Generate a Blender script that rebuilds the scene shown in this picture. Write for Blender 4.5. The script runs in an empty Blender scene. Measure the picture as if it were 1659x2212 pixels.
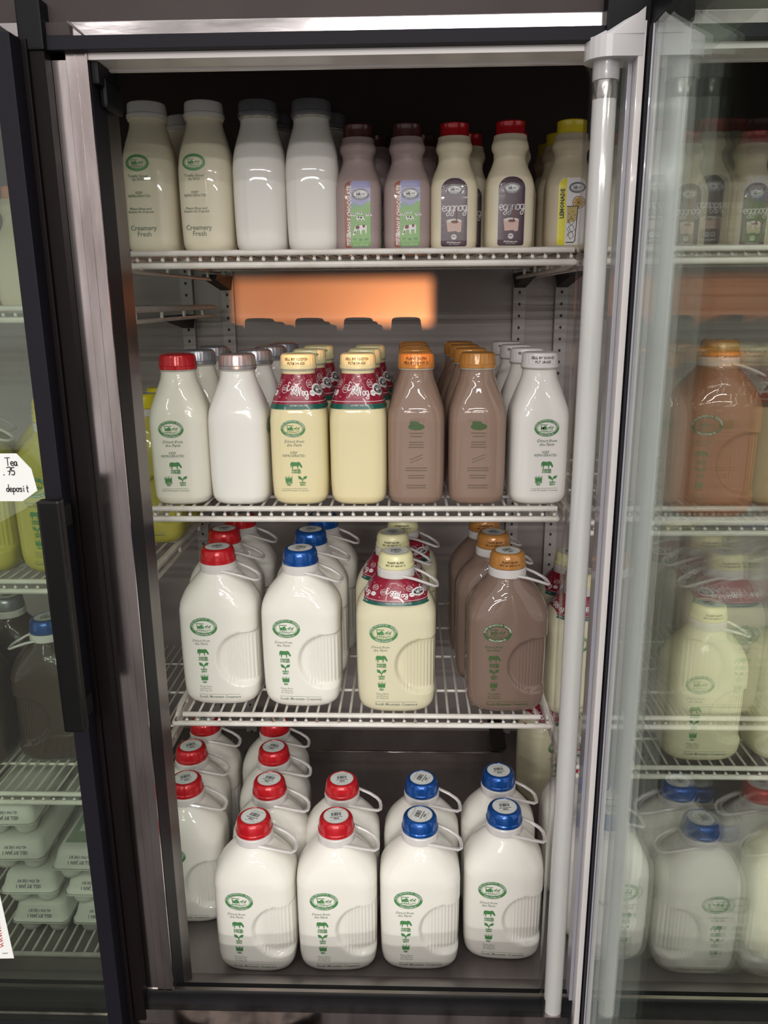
import bpy, bmesh, math, random
from mathutils import Vector, Matrix
random.seed(7)
S = bpy.context.scene
COL = S.collection
PI = math.pi

# ------------------------------------------------------------------ camera, world, lights
cam_d = bpy.data.cameras.new('camera')
cam = bpy.data.objects.new('camera', cam_d); COL.objects.link(cam)
F_PX, PITCH, YAW, ROLL = 1727.56, 0.2601, 0.0325, 0.0082
cam_d.sensor_fit = 'VERTICAL'; cam_d.sensor_height = 36.0; cam_d.lens = F_PX / 2212 * 36.0
cam_d.clip_start = 0.02
cam.matrix_world = Matrix.Rotation(YAW, 4, 'Z') @ Matrix.Rotation(PI/2 - PITCH, 4, 'X') @ Matrix.Rotation(-ROLL, 4, 'Z')
S.camera = cam

world = bpy.data.worlds.new('world'); S.world = world; world.use_nodes = True
wb = world.node_tree.nodes['Background']
# the lit shop around the cooler: bright ceiling, mid walls, dark floor
_n = world.node_tree.nodes; _l = world.node_tree.links
_tc = _n.new('ShaderNodeTexCoord'); _sx = _n.new('ShaderNodeSeparateXYZ'); _cr = _n.new('ShaderNodeValToRGB'); _mr = _n.new('ShaderNodeMapRange')
_mr.inputs['From Min'].default_value = -1; _l.new(_tc.outputs['Generated'], _sx.inputs[0]); _l.new(_sx.outputs[2], _mr.inputs['Value']); _l.new(_mr.outputs[0], _cr.inputs['Fac'])
for p_, c_ in ((0.0, (.05, .04, .038, 1)), (.40, (.09, .075, .07, 1)), (.47, (.40, .37, .355, 1)), (.51, (.80, .75, .72, 1)), (.55, (.62, .58, .56, 1)), (.62, (.50, .47, .455, 1)), (1.0, (.62, .59, .57, 1))):
    if p_ in (0.0, 1.0): e_ = _cr.color_ramp.elements[int(p_)]
    else: e_ = _cr.color_ramp.elements.new(p_)
    e_.color = c_
_l.new(_cr.outputs['Color'], wb.inputs[0]); wb.inputs[1].default_value = 0.95

S.view_settings.view_transform = 'Standard'; S.view_settings.look = 'None'
S.view_settings.gamma = 1; S.view_settings.use_curve_mapping = False
S.view_settings.exposure = 0.30

def area(name, loc, size, power, color=(1, .97, .94), target=None, spread=None):
    l = bpy.data.lights.new(name, 'AREA'); l.shape = 'RECTANGLE'
    l.size, l.size_y = size; l.energy = power; l.color = color
    if spread: l.spread = spread
    o = bpy.data.objects.new(name, l); COL.objects.link(o); o.location = loc
    if target is not None:
        o.rotation_euler = (Vector(target) - Vector(loc)).to_track_quat('-Z', 'Y').to_euler()
    return o
# fluorescent fixtures on the shop ceiling (1.25 m above the camera); far ones boosted to light the top shelf
for i, (x, y, sx, sy, p) in enumerate([(-0.35, -0.55, 1.2, .08, 7), (0.75, -0.9, 1.2, .08, 7), (-1.3, -1.5, .08, 1.2, 7),
                                    (0.25, -2.4, 1.2, .10, 36), (-0.9, -4.2, 1.2, .12, 90), (1.0, -4.4, 1.2, .12, 90), (-1.2, -7.0, 2.4, .14, 330), (1.4, -7.6, 2.4, .14, 330)]):
    area('ceiling_lamp', (x, y, 1.25), (sx, sy), p)
# a small warm lamp far behind the camera, set in a box with a rectangular opening (box added below to cut the orange patch)
LAMP = Vector((0.10, -1.8, -0.27))
sp = bpy.data.lights.new('warm_spot', 'SPOT'); sp.energy = 520; sp.color = (1, .36, .13)
sp.spot_size = math.radians(22); sp.spot_blend = 0.1; sp.shadow_soft_size = 0.0015
so = bpy.data.objects.new('warm_spot', sp); COL.objects.link(so); so.location = LAMP
so.rotation_euler = (Vector((-0.170, 1.85, -0.01)) - LAMP).to_track_quat('-Z', 'Y').to_euler()

# ------------------------------------------------------------------ materials
def mat(name, col, rough=.5, metal=0, coat=0, trans=0, spec=.5, sss=0, emit=None, coat_rough=.03):
    m = bpy.data.materials.new(name); m.use_nodes = True
    b = m.node_tree.nodes['Principled BSDF']
    b.inputs['Base Color'].default_value = (*col, 1); b.inputs['Roughness'].default_value = rough
    b.inputs['Metallic'].default_value = metal; b.inputs['Coat Weight'].default_value = coat
    b.inputs['Coat Roughness'].default_value = coat_rough
    b.inputs['Transmission Weight'].default_value = trans; b.inputs['Specular IOR Level'].default_value = spec
    if sss:
        b.inputs['Subsurface Weight'].default_value = sss; b.inputs['Subsurface Radius'].default_value = (.01, .008, .006)
        b.inputs['Subsurface Scale'].default_value = 1.0
    return m
def noise_col(m, c1, c2, scale=8, detail=4, stretch=(1, 1, 1), lo=.35, hi=.65, rough=None, bump=0):
    nt = m.node_tree; N = nt.nodes; L = nt.links; b = N['Principled BSDF']
    tc = N.new('ShaderNodeTexCoord'); mp = N.new('ShaderNodeMapping'); mp.inputs['Scale'].default_value = stretch
    nz = N.new('ShaderNodeTexNoise'); nz.inputs['Scale'].default_value = scale; nz.inputs['Detail'].default_value = detail
    cr = N.new('ShaderNodeValToRGB'); cr.color_ramp.elements[0].position = lo; cr.color_ramp.elements[1].position = hi
    cr.color_ramp.elements[0].color = (*c1, 1); cr.color_ramp.elements[1].color = (*c2, 1)
    L.new(tc.outputs['Object'], mp.inputs['Vector']); L.new(mp.outputs[0], nz.inputs['Vector'])
    L.new(nz.outputs['Fac'], cr.inputs['Fac']); L.new(cr.outputs['Color'], b.inputs['Base Color'])
    if rough:
        mr = N.new('ShaderNodeMapRange'); mr.inputs['To Min'].default_value = rough[0]; mr.inputs['To Max'].default_value = rough[1]
        L.new(nz.outputs['Fac'], mr.inputs['Value']); L.new(mr.outputs[0], b.inputs['Roughness'])
    if bump:
        bp = N.new('ShaderNodeBump'); bp.inputs['Strength'].default_value = bump; bp.inputs['Distance'].default_value = .002
        L.new(nz.outputs['Fac'], bp.inputs['Height']); L.new(bp.outputs[0], b.inputs['Normal'])
    return m
def ribs(m):
    """vertical moulded ribs in the grip dimple of the jug (real relief, in the jug's own coordinates)"""
    nt = m.node_tree; N = nt.nodes; L = nt.links; b = N['Principled BSDF']
    tc = N.new('ShaderNodeTexCoord'); sx = N.new('ShaderNodeSeparateXYZ'); L.new(tc.outputs['Object'], sx.inputs[0])
    def M(op, a, b_=None):
        n = N.new('ShaderNodeMath'); n.operation = op
        for i, v in enumerate((a, b_)):
            if v is None: continue
            if isinstance(v, (int, float)): n.inputs[i].default_value = v
            else: L.new(v, n.inputs[i])
        return n.outputs[0]
    wave = M('SINE', M('MULTIPLY', sx.outputs[0], 2*PI/.0056))
    def ss(v, a, b_):
        n = N.new('ShaderNodeMapRange'); n.interpolation_type = 'SMOOTHSTEP'; L.new(v, n.inputs['Value'])
        n.inputs['From Min'].default_value = a; n.inputs['From Max'].default_value = b_; return n.outputs[0]
    dz = M('ABSOLUTE', M('SUBTRACT', sx.outputs[2], .083))
    msk = M('MULTIPLY', M('MULTIPLY', ss(sx.outputs[0], .010, .022), ss(sx.outputs[0], .0665, .063)), ss(dz, .040, .037))
    bp = N.new('ShaderNodeBump'); bp.inputs['Strength'].default_value = .38; bp.inputs['Distance'].default_value = .0014
    L.new(M('MULTIPLY', wave, msk), bp.inputs['Height']); L.new(bp.outputs[0], b.inputs['Normal']); L.new(bp.outputs[0], b.inputs['Coat Normal'])
    return m
M = {}
def milkmat(k, col, **kw): M[k] = mat(k, col, rough=.55, coat=1.0, spec=.1, coat_rough=.012, **kw); return M[k]
milkmat('milk', (.82, .785, .68)); milkmat('milk_plain', (.85, .82, .77)); milkmat('cream', (.80, .73, .56))
milkmat('eggnog', (.80, .70, .42)); milkmat('choco', (.29, .195, .148))
milkmat('jug_milk', (.84, .81, .74)); milkmat('jug_eggnog', (.72, .67, .47)); milkmat('jug_choco', (.215, .145, .115))
milkmat('jug_tea', (.055, .035, .028)); milkmat('jug_yellow', (.52, .46, .09)); milkmat('jug_orange', (.34, .12, .055))
for k in ('jug_milk', 'jug_eggnog', 'jug_choco', 'jug_tea', 'jug_yellow', 'jug_orange'): ribs(M[k])
M['pl_choco'] = mat('chocolate milk in frosted plastic', (.38, .29, .28), .42, spec=.35)
M['pl_egg'] = mat('eggnog in frosted plastic', (.76, .68, .50), .42, spec=.35)
M['pl_lemon'] = mat('lemonade in frosted plastic', (.58, .50, .36), .38, spec=.4)
M['pl_neck'] = mat('frosted plastic neck', (.55, .50, .50), .4)
M['glass_foot'] = mat('thick bottle glass', (.05, .055, .045), .05, coat=1)
M['glass_neck'] = mat('bottle glass neck', (.42, .40, .34), .08, coat=1)
for k, c, r, mt in [('cap_white', (.80, .76, .77), .3, 0), ('cap_cream', (.78, .74, .42), .3, 0), ('cap_red', (.55, .012, .02), .22, .15),
                    ('cap_silver', (.34, .34, .38), .3, .6), ('cap_amber', (.50, .22, .05), .22, .1), ('cap_blue', (.008, .085, .36), .2, .45),
                    ('cap_brown', (.085, .025, .025), .3, 0), ('cap_yellow', (.80, .66, .03), .32, 0), ('cap_orange', (.62, .16, .04), .25, 0)]:
    M[k] = mat(k.replace('_', ' '), c, r, mt, coat=.4)
M['ring'] = mat('milky plastic carry ring', (.76, .72, .70), .25, trans=.12, coat=.3)
M['green'] = mat('green print', (.075, .24, .08), .35)
M['green_lt'] = mat('light green print', (.13, .34, .14), .35)
M['grey_ink'] = mat('grey green print', (.19, .23, .17), .4)
M['pale_ink'] = mat('pale grey print', (.42, .44, .36), .4)
M['choco_ink'] = mat('green print on chocolate', (.06, .115, .035), .3)
M['choco_ink2'] = mat('faint print on chocolate', (.16, .115, .075), .3)
M['black_ink'] = mat('black ink', (.02, .02, .02), .4)
M['white_ink'] = mat('white print', (.80, .78, .78), .4)
M['paper'] = mat('white paper', (.78, .79, .76), .6)
M['pen'] = mat('pen ink', (.06, .04, .05), .5)
M['red_ink'] = mat('red print', (.55, .06, .08), .5)
M['collar_red'] = mat('crimson collar paper', (.27, .012, .035), .25, coat=.5)
M['collar_pink'] = mat('pink dots', (.60, .22, .25), .4)
M['collar_green'] = mat('dark green collar band', (.01, .10, .075), .3, coat=.4)
M['lab_dark'] = mat('plum label', (.075, .035, .05), .3, coat=.3)
M['lab_rim'] = mat('label rim', (.70, .66, .60), .4)
M['lab_sky'] = mat('lavender sky print', (.33, .32, .55), .35, coat=.2)
M['lab_hill'] = mat('green hill print', (.22, .42, .13), .35, coat=.2)
M['lab_hill2'] = mat('far hill print', (.20, .36, .27), .35, coat=.2)
M['lab_orange'] = mat('orange brown label strip', (.33, .10, .045), .35, coat=.2)
M['lab_yellow'] = mat('yellow label strip', (.80, .72, .03), .35, coat=.2)
M['lab_lemon'] = mat('lemon slice print', (.62, .36, .08), .4)
M['lab_amber'] = mat('lemonade drink print', (.55, .42, .16), .4)
M['lab_cowbrown'] = mat('cow brown print', (.16, .035, .025), .4)
M['lab_drink'] = mat('eggnog drink print', (.62, .42, .36), .4)
M['lab_logo'] = mat('grey logo ink', (.14, .15, .16), .4)

M['steel'] = noise_col(mat('brushed stainless steel', (.5, .47, .46), .3, 1.0), (.30, .255, .25), (.56, .50, .49), 5, 6, (4, 4, .8), .36, .56, rough=(.22, .12))
M['steel_bright'] = noise_col(mat('bright header steel', (.45, .42, .42), .12, 1.0), (.36, .335, .335), (.46, .43, .43), 20, 4, (1, 1, 4), .3, .6, rough=(.10, .16), bump=.06)
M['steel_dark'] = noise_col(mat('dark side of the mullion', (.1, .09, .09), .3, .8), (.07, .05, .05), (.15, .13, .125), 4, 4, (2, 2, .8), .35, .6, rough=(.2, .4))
M['steel_dull'] = noise_col(mat('dull grey deck steel', (.2, .18, .17), .35, .7), (.20, .175, .17), (.30, .27, .26), 5, 4, (3, 1, 3), .3, .7, rough=(.25, .5))
M['brown_panel'] = noise_col(mat('brown grey header enamel', (.05, .04, .04), .6, 0, spec=.25), (.032, .023, .023), (.058, .044, .043), 4, 3, rough=(.5, .7))
M['black'] = mat('black plastic', (.006, .006, .007), .5, spec=.14)
M['black_soft'] = mat('black vinyl gasket', (.0085, .0075, .012), .55, spec=.16)
M['black_gloss'] = mat('glossy black handle', (.005, .005, .005), .25, coat=.25, spec=.2)
M['brownblack'] = mat('dark brown frame side', (.006, .0035, .004), .55, spec=.12)
M['white_trim'] = mat('white plastic trim', (.72, .67, .66), .35, coat=.3)
M['grey_trim'] = mat('grey plastic profile', (.42, .41, .46), .3, coat=.4)
M['liner'] = noise_col(mat('grey white cooler liner', (.3, .28, .28), .4), (.26, .222, .212), (.34, .30, .288), 3, 4, (1, 1, 1), .3, .7, rough=(.25, .45))
M['liner_shaded'] = mat('dark brown cooler top liner with header shade', (.035, .022, .02), .6)  # dark brown also carries the header's shade above the top shelf
M['upright'] = mat('painted steel upright', (.40, .365, .35), .4)
M['slot'] = mat('dark slot', (.02, .016, .015), .6)
M['wire'] = noise_col(mat('white coated wire', (.66, .62, .57), .35), (.62, .57, .51), (.74, .70, .65), 30, 4, lo=.3, hi=.6, rough=(.3, .45))
M['rust'] = noise_col(mat('wire with rusty coating', (.4, .3, .2), .5), (.16, .06, .025), (.70, .64, .57), 45, 4, lo=.36, hi=.50)
M['tube'] = mat('fluorescent tube', (.74, .72, .69), .25, coat=.8)
M['tube_metal'] = mat('tube end metal', (.5, .48, .46), .25, 1)
M['endcap'] = mat('light grey plastic end cap', (.56, .54, .55), .3, coat=.5)
M['foam'] = mat('white foam', (.60, .58, .54), .7)
M['foam_ink'] = mat('carton ink', (.16, .15, .17), .6)
M['carton_label'] = mat('pale green carton label', (.26, .32, .24), .35, coat=.3)
M['stone'] = noise_col(mat('brown pebble floor', (.1, .08, .07), .7), (.035, .025, .022), (.22, .18, .15), 40, 6, lo=.4, hi=.6)
M['outer_dark'] = mat('dark cabinet base', (.02, .015, .014), .6)
M['cabinet'] = mat('cabinet grey enamel', (.12, .12, .11), .5)
M['carton_yellow'] = mat('yellow carton', (.72, .58, .04), .5)

def clear_mat(name, f0, tint=(1, 1, 1), rough=0.0, maxr=1.0):
    """thin clear sheet: Schlick reflection (same from both sides) over straight transmission"""
    m = bpy.data.materials.new(name); m.use_nodes = True; nt = m.node_tree; N = nt.nodes; L = nt.links
    for n in list(N): N.remove(n)
    out = N.new('ShaderNodeOutputMaterial'); mix = N.new('ShaderNodeMixShader')
    tr = N.new('ShaderNodeBsdfTransparent'); tr.inputs[0].default_value = (*tint, 1)
    gl = N.new('ShaderNodeBsdfGlossy'); gl.inputs['Roughness'].default_value = rough
    gl.inputs['Color'].default_value = (.97, 1, .97, 1)
    lw = N.new('ShaderNodeLayerWeight'); lw.inputs['Blend'].default_value = .5
    pw = N.new('ShaderNodeMath'); pw.operation = 'POWER'; pw.inputs[1].default_value = 5
    mr = N.new('ShaderNodeMapRange'); mr.inputs['To Min'].default_value = f0; mr.inputs['To Max'].default_value = maxr
    L.new(lw.outputs['Facing'], pw.inputs[0]); L.new(pw.outputs[0], mr.inputs['Value'])
    L.new(mr.outputs[0], mix.inputs[0]); L.new(tr.outputs[0], mix.inputs[1]); L.new(gl.outputs[0], mix.inputs[2])
    L.new(mix.outputs[0], out.inputs[0]); return m
M['glass'] = clear_mat('door glass', .05, (.935, .96, .93))
M['lens'] = clear_mat('clear acrylic lens', .04, (.95, .95, .955), .06, .8)

# ------------------------------------------------------------------ mesh helpers
class MB:
    def __init__(s): s.v = []; s.f = []; s.mi = []; s.mats = []; s.sm = []
    def mid(s, m):
        if m not in s.mats: s.mats.append(m)
        return s.mats.index(m)
    def add(s, vs, fs, m, smooth=False):
        o = len(s.v); s.v += [tuple(v) for v in vs]; k = s.mid(m)
        for f in fs: s.f.append([o+i for i in f]); s.mi.append(k); s.sm.append(smooth)
    def box(s, x0, x1, y0, y1, z0, z1, m, bev=0):
        if bev:
            b = bmesh.new(); bmesh.ops.create_cube(b, size=1)
            for v in b.verts: v.co = ((x0+x1)/2+v.co.x*(x1-x0), (y0+y1)/2+v.co.y*(y1-y0), (z0+z1)/2+v.co.z*(z1-z0))
            bmesh.ops.bevel(b, geom=b.edges[:], offset=bev, segments=2, affect='EDGES', profile=.7)
            b.verts.index_update(); s.add([v.co[:] for v in b.verts], [[v.index for v in f.verts] for f in b.faces], m, False); b.free(); return
        v = [(x, y, z) for x in (x0, x1) for y in (y0, y1) for z in (z0, z1)]
        s.add(v, [(0, 1, 3, 2), (4, 6, 7, 5), (0, 4, 5, 1), (2, 3, 7, 6), (0, 2, 6, 4), (1, 5, 7, 3)], m)
    def tube(s, pts, r, m, n=8, closed=False, flat=1.0, up=None):
        P = [Vector(p) for p in pts]; rings = []; k = len(P)
        for i, p in enumerate(P):
            a = P[(i-1) % k] if (closed or i > 0) else p; b = P[(i+1) % k] if (closed or i < k-1) else p
            t = (b-a).normalized()
            u = Vector(up) if up else (Vector((0, 0, 1)) if abs(t.z) < .9 else Vector((0, 1, 0)))
            sx = t.cross(u).normalized(); sy = sx.cross(t).normalized()
            rings.append([p + sx*r*math.cos(2*PI*j/n) + sy*r*flat*math.sin(2*PI*j/n) for j in range(n)])
        vs = [v for rg in rings for v in rg]; fs = []
        for i in range(k if closed else k-1):
            for j in range(n):
                fs.append((i*n+j, i*n+(j+1) % n, ((i+1) % k)*n+(j+1) % n, ((i+1) % k)*n+j))
        if not closed: fs.append(list(range(n))[::-1]); fs.append([(k-1)*n+j for j in range(n)])
        s.add(vs, fs, m, True)
    def lathe(s, prof, m, n=32, cx=0, cy=0, ridge=None, cap=True):
        vs = []; fs = []
        for (r, z, g) in [(p[0], p[1], (p[2] if len(p) > 2 else 0)) for p in prof]:
            for j in range(n):
                a = 2*PI*j/n; rr = r + (g if (ridge and j % ridge == 0) else 0)
                vs.append((cx+rr*math.cos(a), cy+rr*math.sin(a), z))
        for i in range(len(prof)-1):
            for j in range(n): fs.append((i*n+j, i*n+(j+1) % n, (i+1)*n+(j+1) % n, (i+1)*n+j))
        if cap: fs.append(list(range(n))[::-1]); fs.append([(len(prof)-1)*n+j for j in range(n)])
        s.add(vs, fs, m, True)
    def build(s, name, parent=None, loc=(0, 0, 0), rot=(0, 0, 0), sharp=35):
        me = bpy.data.meshes.new(name); me.from_pydata(s.v, [], s.f)
        for m in s.mats: me.materials.append(m)
        for p, k, q in zip(me.polygons, s.mi, s.sm): p.material_index = k; p.use_smooth = q
        me.update()
        if any(s.sm): me.set_sharp_from_angle(angle=math.radians(sharp))
        o = bpy.data.objects.new(name, me); COL.objects.link(o); o.location = loc; o.rotation_euler = rot
        if parent: o.parent = parent
        return o
def empty(name, loc, rz=0):
    o = bpy.data.objects.new(name, None); COL.objects.link(o); o.location = loc; o.rotation_euler = (0, 0, rz)
    o.empty_display_size = .02; return o
def tag(o, label=None, cat=None, group=None, kind=None):
    if label: o['label'] = label
    if cat: o['category'] = cat
    if group: o['group'] = group
    elif 'group' in o: del o['group']
    if kind: o['kind'] = kind
    return o
KIDS = {}
def children(o): return [c for c in COL.objects if c.parent == o]
def copy_tree(o, parent=None, skip=()):
    c = o.copy(); COL.objects.link(c)
    if parent: c.parent = parent
    for ch in children(o):
        if ch.name.split('.')[0] in skip: continue
        copy_tree(ch, c)
    return c

# ------------------------------------------------------------------ flat artwork draped on a surface
_tc = {}
def text_geo(s, size, shear=0, bold=0, res=1):
    key = (s, size, shear, bold, res)
    if key in _tc: return _tc[key]
    cu = bpy.data.curves.new('t', 'FONT'); cu.body = s; cu.size = size; cu.shear = shear; cu.offset = bold
    cu.align_x = 'CENTER'; cu.align_y = 'CENTER'; cu.resolution_u = res; cu.space_line = .85
    o = bpy.data.objects.new('t', cu); COL.objects.link(o)
    me = bpy.data.meshes.new_from_object(o.evaluated_get(bpy.context.evaluated_depsgraph_get()))
    r = ([(v.co.x, v.co.y) for v in me.vertices], [list(p.vertices) for p in me.polygons])
    bpy.data.objects.remove(o); bpy.data.curves.remove(cu); bpy.data.meshes.remove(me)
    _tc[key] = r; return r
STROKES = {  # hand lettering, unit height 1 = x height about .5
 'e': [[(0, .25), (.3, .27), (.33, .42), (.2, .5), (.06, .4), (.03, .2), (.12, .03), (.25, 0), (.42, .12)]],
 'g': [[(.33, .42), (.18, .5), (.04, .38), (.03, .15), (.15, .03), (.28, .12), (.36, .48)], [(.36, .48), (.33, .0), (.28, -.35), (.12, -.45), (.02, -.3), (.2, -.1), (.45, .1)]],
 'n': [[(.03, .48), (.05, 0)], [(.05, .25), (.15, .45), (.28, .48), (.33, .35), (.32, .05), (.42, .06)]],
 'o': [[(.2, .5), (.05, .4), (.03, .15), (.15, 0), (.3, .08), (.35, .3), (.27, .47), (.2, .5)], [(.27, .47), (.42, .44)]],
 'E': [[(.42, .85), (.25, 1), (.08, .88), (.12, .62), (.27, .55)], [(.27, .55), (.05, .45), (.0, .15), (.15, -.02), (.35, .05), (.45, .2)]],
 'N': [[(-.1, .1), (.02, 0), (.12, .4), (.2, .95)], [(.2, .95), (.28, .4), (.35, .02)], [(.35, .02), (.42, .5), (.52, .95), (.62, .98)]],
 'T': [[(0, .95), (.6, .98)], [(.3, .96), (.28, 0)]],
 'a': [[(.32, .45), (.15, .5), (.03, .25), (.12, 0), (.28, .1), (.33, .48), (.35, .05), (.42, 0)]],
 '.': [[(.05, 0), (.09, .05)]],
 '7': [[(0, .9), (.45, .92), (.2, 0)], [(.1, .48), (.4, .48)]],
 '5': [[(.42, .92), (.1, .9), (.07, .5), (.3, .55), (.4, .3), (.28, .02), (.02, .08)]],
 'd': [[(.33, .4), (.15, .48), (.03, .22), (.15, 0), (.33, .1)], [(.36, .98), (.34, .0)]],
 'p': [[(.05, .48), (.03, -.42)], [(.05, .35), (.22, .5), (.36, .3), (.25, .02), (.05, .08)]],
 's': [[(.32, .42), (.15, .5), (.05, .38), (.28, .18), (.22, 0), (.02, .05)]],
 'i': [[(.1, .48), (.1, 0)], [(.1, .7), (.11, .76)]],
 't': [[(.15, .85), (.13, .05), (.25, 0)], [(0, .52), (.3, .53)]],
}
class Deco:
    def __init__(s): s.items = []
    def raw(s, vs, fs, m, layer=1, L=None): s.items.append((vs, fs, m, layer, L))
    def poly(s, pts, m, layer=1, L=.006): s.items.append((list(pts), [list(range(len(pts)))], m, layer, L))
    def ell(s, cx, cz, rx, rz, m, layer=1, n=28, L=.006): s.poly([(cx+rx*math.cos(2*PI*i/n), cz+rz*math.sin(2*PI*i/n)) for i in range(n)], m, layer, L)
    def ring(s, cx, cz, rx, rz, w, m, layer=1, n=36):
        vs = []; fs = []
        for i in range(n):
            c, q = math.cos(2*PI*i/n), math.sin(2*PI*i/n); vs += [(cx+rx*c, cz+rz*q), (cx+(rx-w)*c, cz+(rz-w)*q)]
            j = (i+1) % n; fs.append([2*i, 2*j, 2*j+1, 2*i+1])
        s.raw(vs, fs, m, layer)
    def text(s, t, x, z, size, m, layer=1, shear=0, bold=0, rot=0, res=1, sx=1):
        vs, fs = text_geo(t, size, shear, bold, res); c, q = math.cos(rot), math.sin(rot)
        s.raw([(x+sx*a*c-b*q, z+sx*a*q+b*c) for a, b in vs], fs, m, layer)
    def arc_text(s, t, cx, cz, rx, rz, a0, a1, size, m, layer=1, bottom=False):
        k = len(t)
        for i, ch in enumerate(t):
            if ch == ' ': continue
            a = a0+(a1-a0)*(i+.5)/k; x, z = cx+rx*math.cos(a), cz+rz*math.sin(a)
            tx, tz = -rx*math.sin(a), rz*math.cos(a)
            if not bottom: tx, tz = -tx, -tz
            s.text(ch, x, z, size, m, layer, rot=math.atan2(tz, tx))
    def stroke(s, pts, w, m, layer=1):
        for (a, b) in zip(pts[:-1], pts[1:]):
            d = (b[0]-a[0], b[1]-a[1]); l = math.hypot(*d) or 1e-9; nx, nz = -d[1]/l*w/2, d[0]/l*w/2; ex, ez = d[0]/l*w*.35, d[1]/l*w*.35
            s.raw([(a[0]-ex+nx, a[1]-ez+nz), (a[0]-ex-nx, a[1]-ez-nz), (b[0]+ex-nx, b[1]+ez-nz), (b[0]+ex+nx, b[1]+ez+nz)], [[0, 1, 2, 3]], m, layer)
    def script(s, t, x, z, h, w, m, layer=1, adv=.44, slope=0, sx=1):
        X = 0
        for ch in t:
            if ch == ' ': X += .35; continue
            for st in STROKES[ch]:
                # smooth the pen line
                P = [Vector((p[0], p[1])) for p in st]; Q = []
                for i in range(len(P)-1):
                    p0, p1, p2, p3 = P[max(i-1, 0)], P[i], P[i+1], P[min(i+2, len(P)-1)]
                    for k in range(3):
                        u = k/3; Q.append(.5*((2*p1)+(p2-p0)*u+(2*p0-5*p1+4*p2-p3)*u*u+(3*p1-p0-3*p2+p3)*u**3))
                Q.append(P[-1])
                s.stroke([(x+(X+q.x)*h*sx, z+q.y*h+slope*(X+q.x)*h) for q in Q], w, m, layer)
            X += adv + (.2 if ch in 'ENT' else 0)
        return X*h
    def build(s, name, mapf, parent=None, eps=.00018, base=.0003):
        V = []; Fc = []; MI = []; mats = []
        for vs, fs, m, layer, L in s.items:
            if m not in mats: mats.append(m)
            k = mats.index(m)
            if L:
                b = bmesh.new(); vv = [b.verts.new((p[0], p[1], 0)) for p in vs]
                for f in fs: b.faces.new([vv[i] for i in f])
                bmesh.ops.triangulate(b, faces=b.faces[:])
                for _ in range(6):
                    e = [x for x in b.edges if x.calc_length() > L]
                    if not e: break
                    bmesh.ops.subdivide_edges(b, edges=e, cuts=1); bmesh.ops.triangulate(b, faces=[f for f in b.faces if len(f.verts) > 3])
                b.verts.index_update(); vs = [(v.co.x, v.co.y) for v in b.verts]; fs = [[v.index for v in f.verts] for f in b.faces]; b.free()
            o = len(V); V += [mapf(p[0], p[1], base+eps*layer) for p in vs]
            for f in fs: Fc.append([o+i for i in f]); MI.append(k)
        me = bpy.data.meshes.new(name); me.from_pydata(V, [], Fc)
        for m in mats: me.materials.append(m)
        for p, k in zip(me.polygons, MI): p.material_index = k
        me.update(); o = bpy.data.objects.new(name, me); COL.objects.link(o)
        if parent: o.parent = parent
        return o

# the creamery's oval: ring with lettering, a covered wagon and a pair of horses
def farm_logo(D, cx, cz, rx, ink, ink2, white=None, lettering=True, layer=1):
    rz = rx*.66
    if white: D.ell(cx, cz, rx*.99, rz*.99, white, layer-.5, 36)
    D.ring(cx, cz, rx, rz, rx*.19, ink, layer); D.ring(cx, cz, rx*.76, rz*.71, rx*.03, ink, layer)
    if lettering:
        D.arc_text('SOUTH MOUNTAIN CREAMERY', cx, cz, rx*.905, rz*.865, PI*1.0, 0.0, rx*.17, M['white_ink'] if not white else white, layer+1)
        D.arc_text('MIDDLETOWN MD', cx, cz, rx*.905, rz*.865, PI*1.28, PI*1.72, rx*.17, M['white_ink'] if not white else white, layer+1, True)
    q = lambda a, b: (cx+a*rx, cz+b*rx)
    D.poly([q(-.52, .22), q(.05, .20), q(.05, .25), q(-.55, .27)], ink, layer)
    D.poly([q(-.50, .20), q(-.46, -.10), q(-.02, -.12), q(-.02, .06), q(-.10, .18), q(-.16, .02), q(-.40, .04), q(-.46, .2)], ink, layer)
    D.poly([q(-.46, .05), q(-.46, -.12), q(0, -.12), q(.02, .03)], ink2, layer)
    for a in (-.36, -.06): D.ring(q(a, -.16)[0], q(a, -.16)[1], rx*.11, rx*.11, rx*.03, ink, layer+.5, 16)
    D.poly([q(0, -.03), q(.2, .02), q(.2, .05), q(0, 0)], ink, layer)
    for a, b0 in ((.12, .015), (.33, -.005)):
        D.poly([q(a, b0+.01), q(a+.03, b0+.055), q(a+.12, b0+.05), q(a+.165, b0+.125), q(a+.20, b0+.145), q(a+.235, b0+.10), q(a+.225, b0+.08), q(a+.19, b0+.085), q(a+.165, b0), q(a+.13, b0-.025), q(a+.03, b0-.025)], ink, layer)
        for b in (.015, .045, .125, .155): D.stroke([q(a+b, b0-.015), q(a+b+.015, b0-.08), q(a+b-.005, b0-.15)], rx*.013, ink, layer)
    D.stroke([q(-.55, -.27), q(-.2, -.24), q(.1, -.28), q(.5, -.22)], rx*.035, ink, layer)
    D.text('SINCE 1981', cx, cz-rz*.55, rx*.13, ink, layer)
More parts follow.
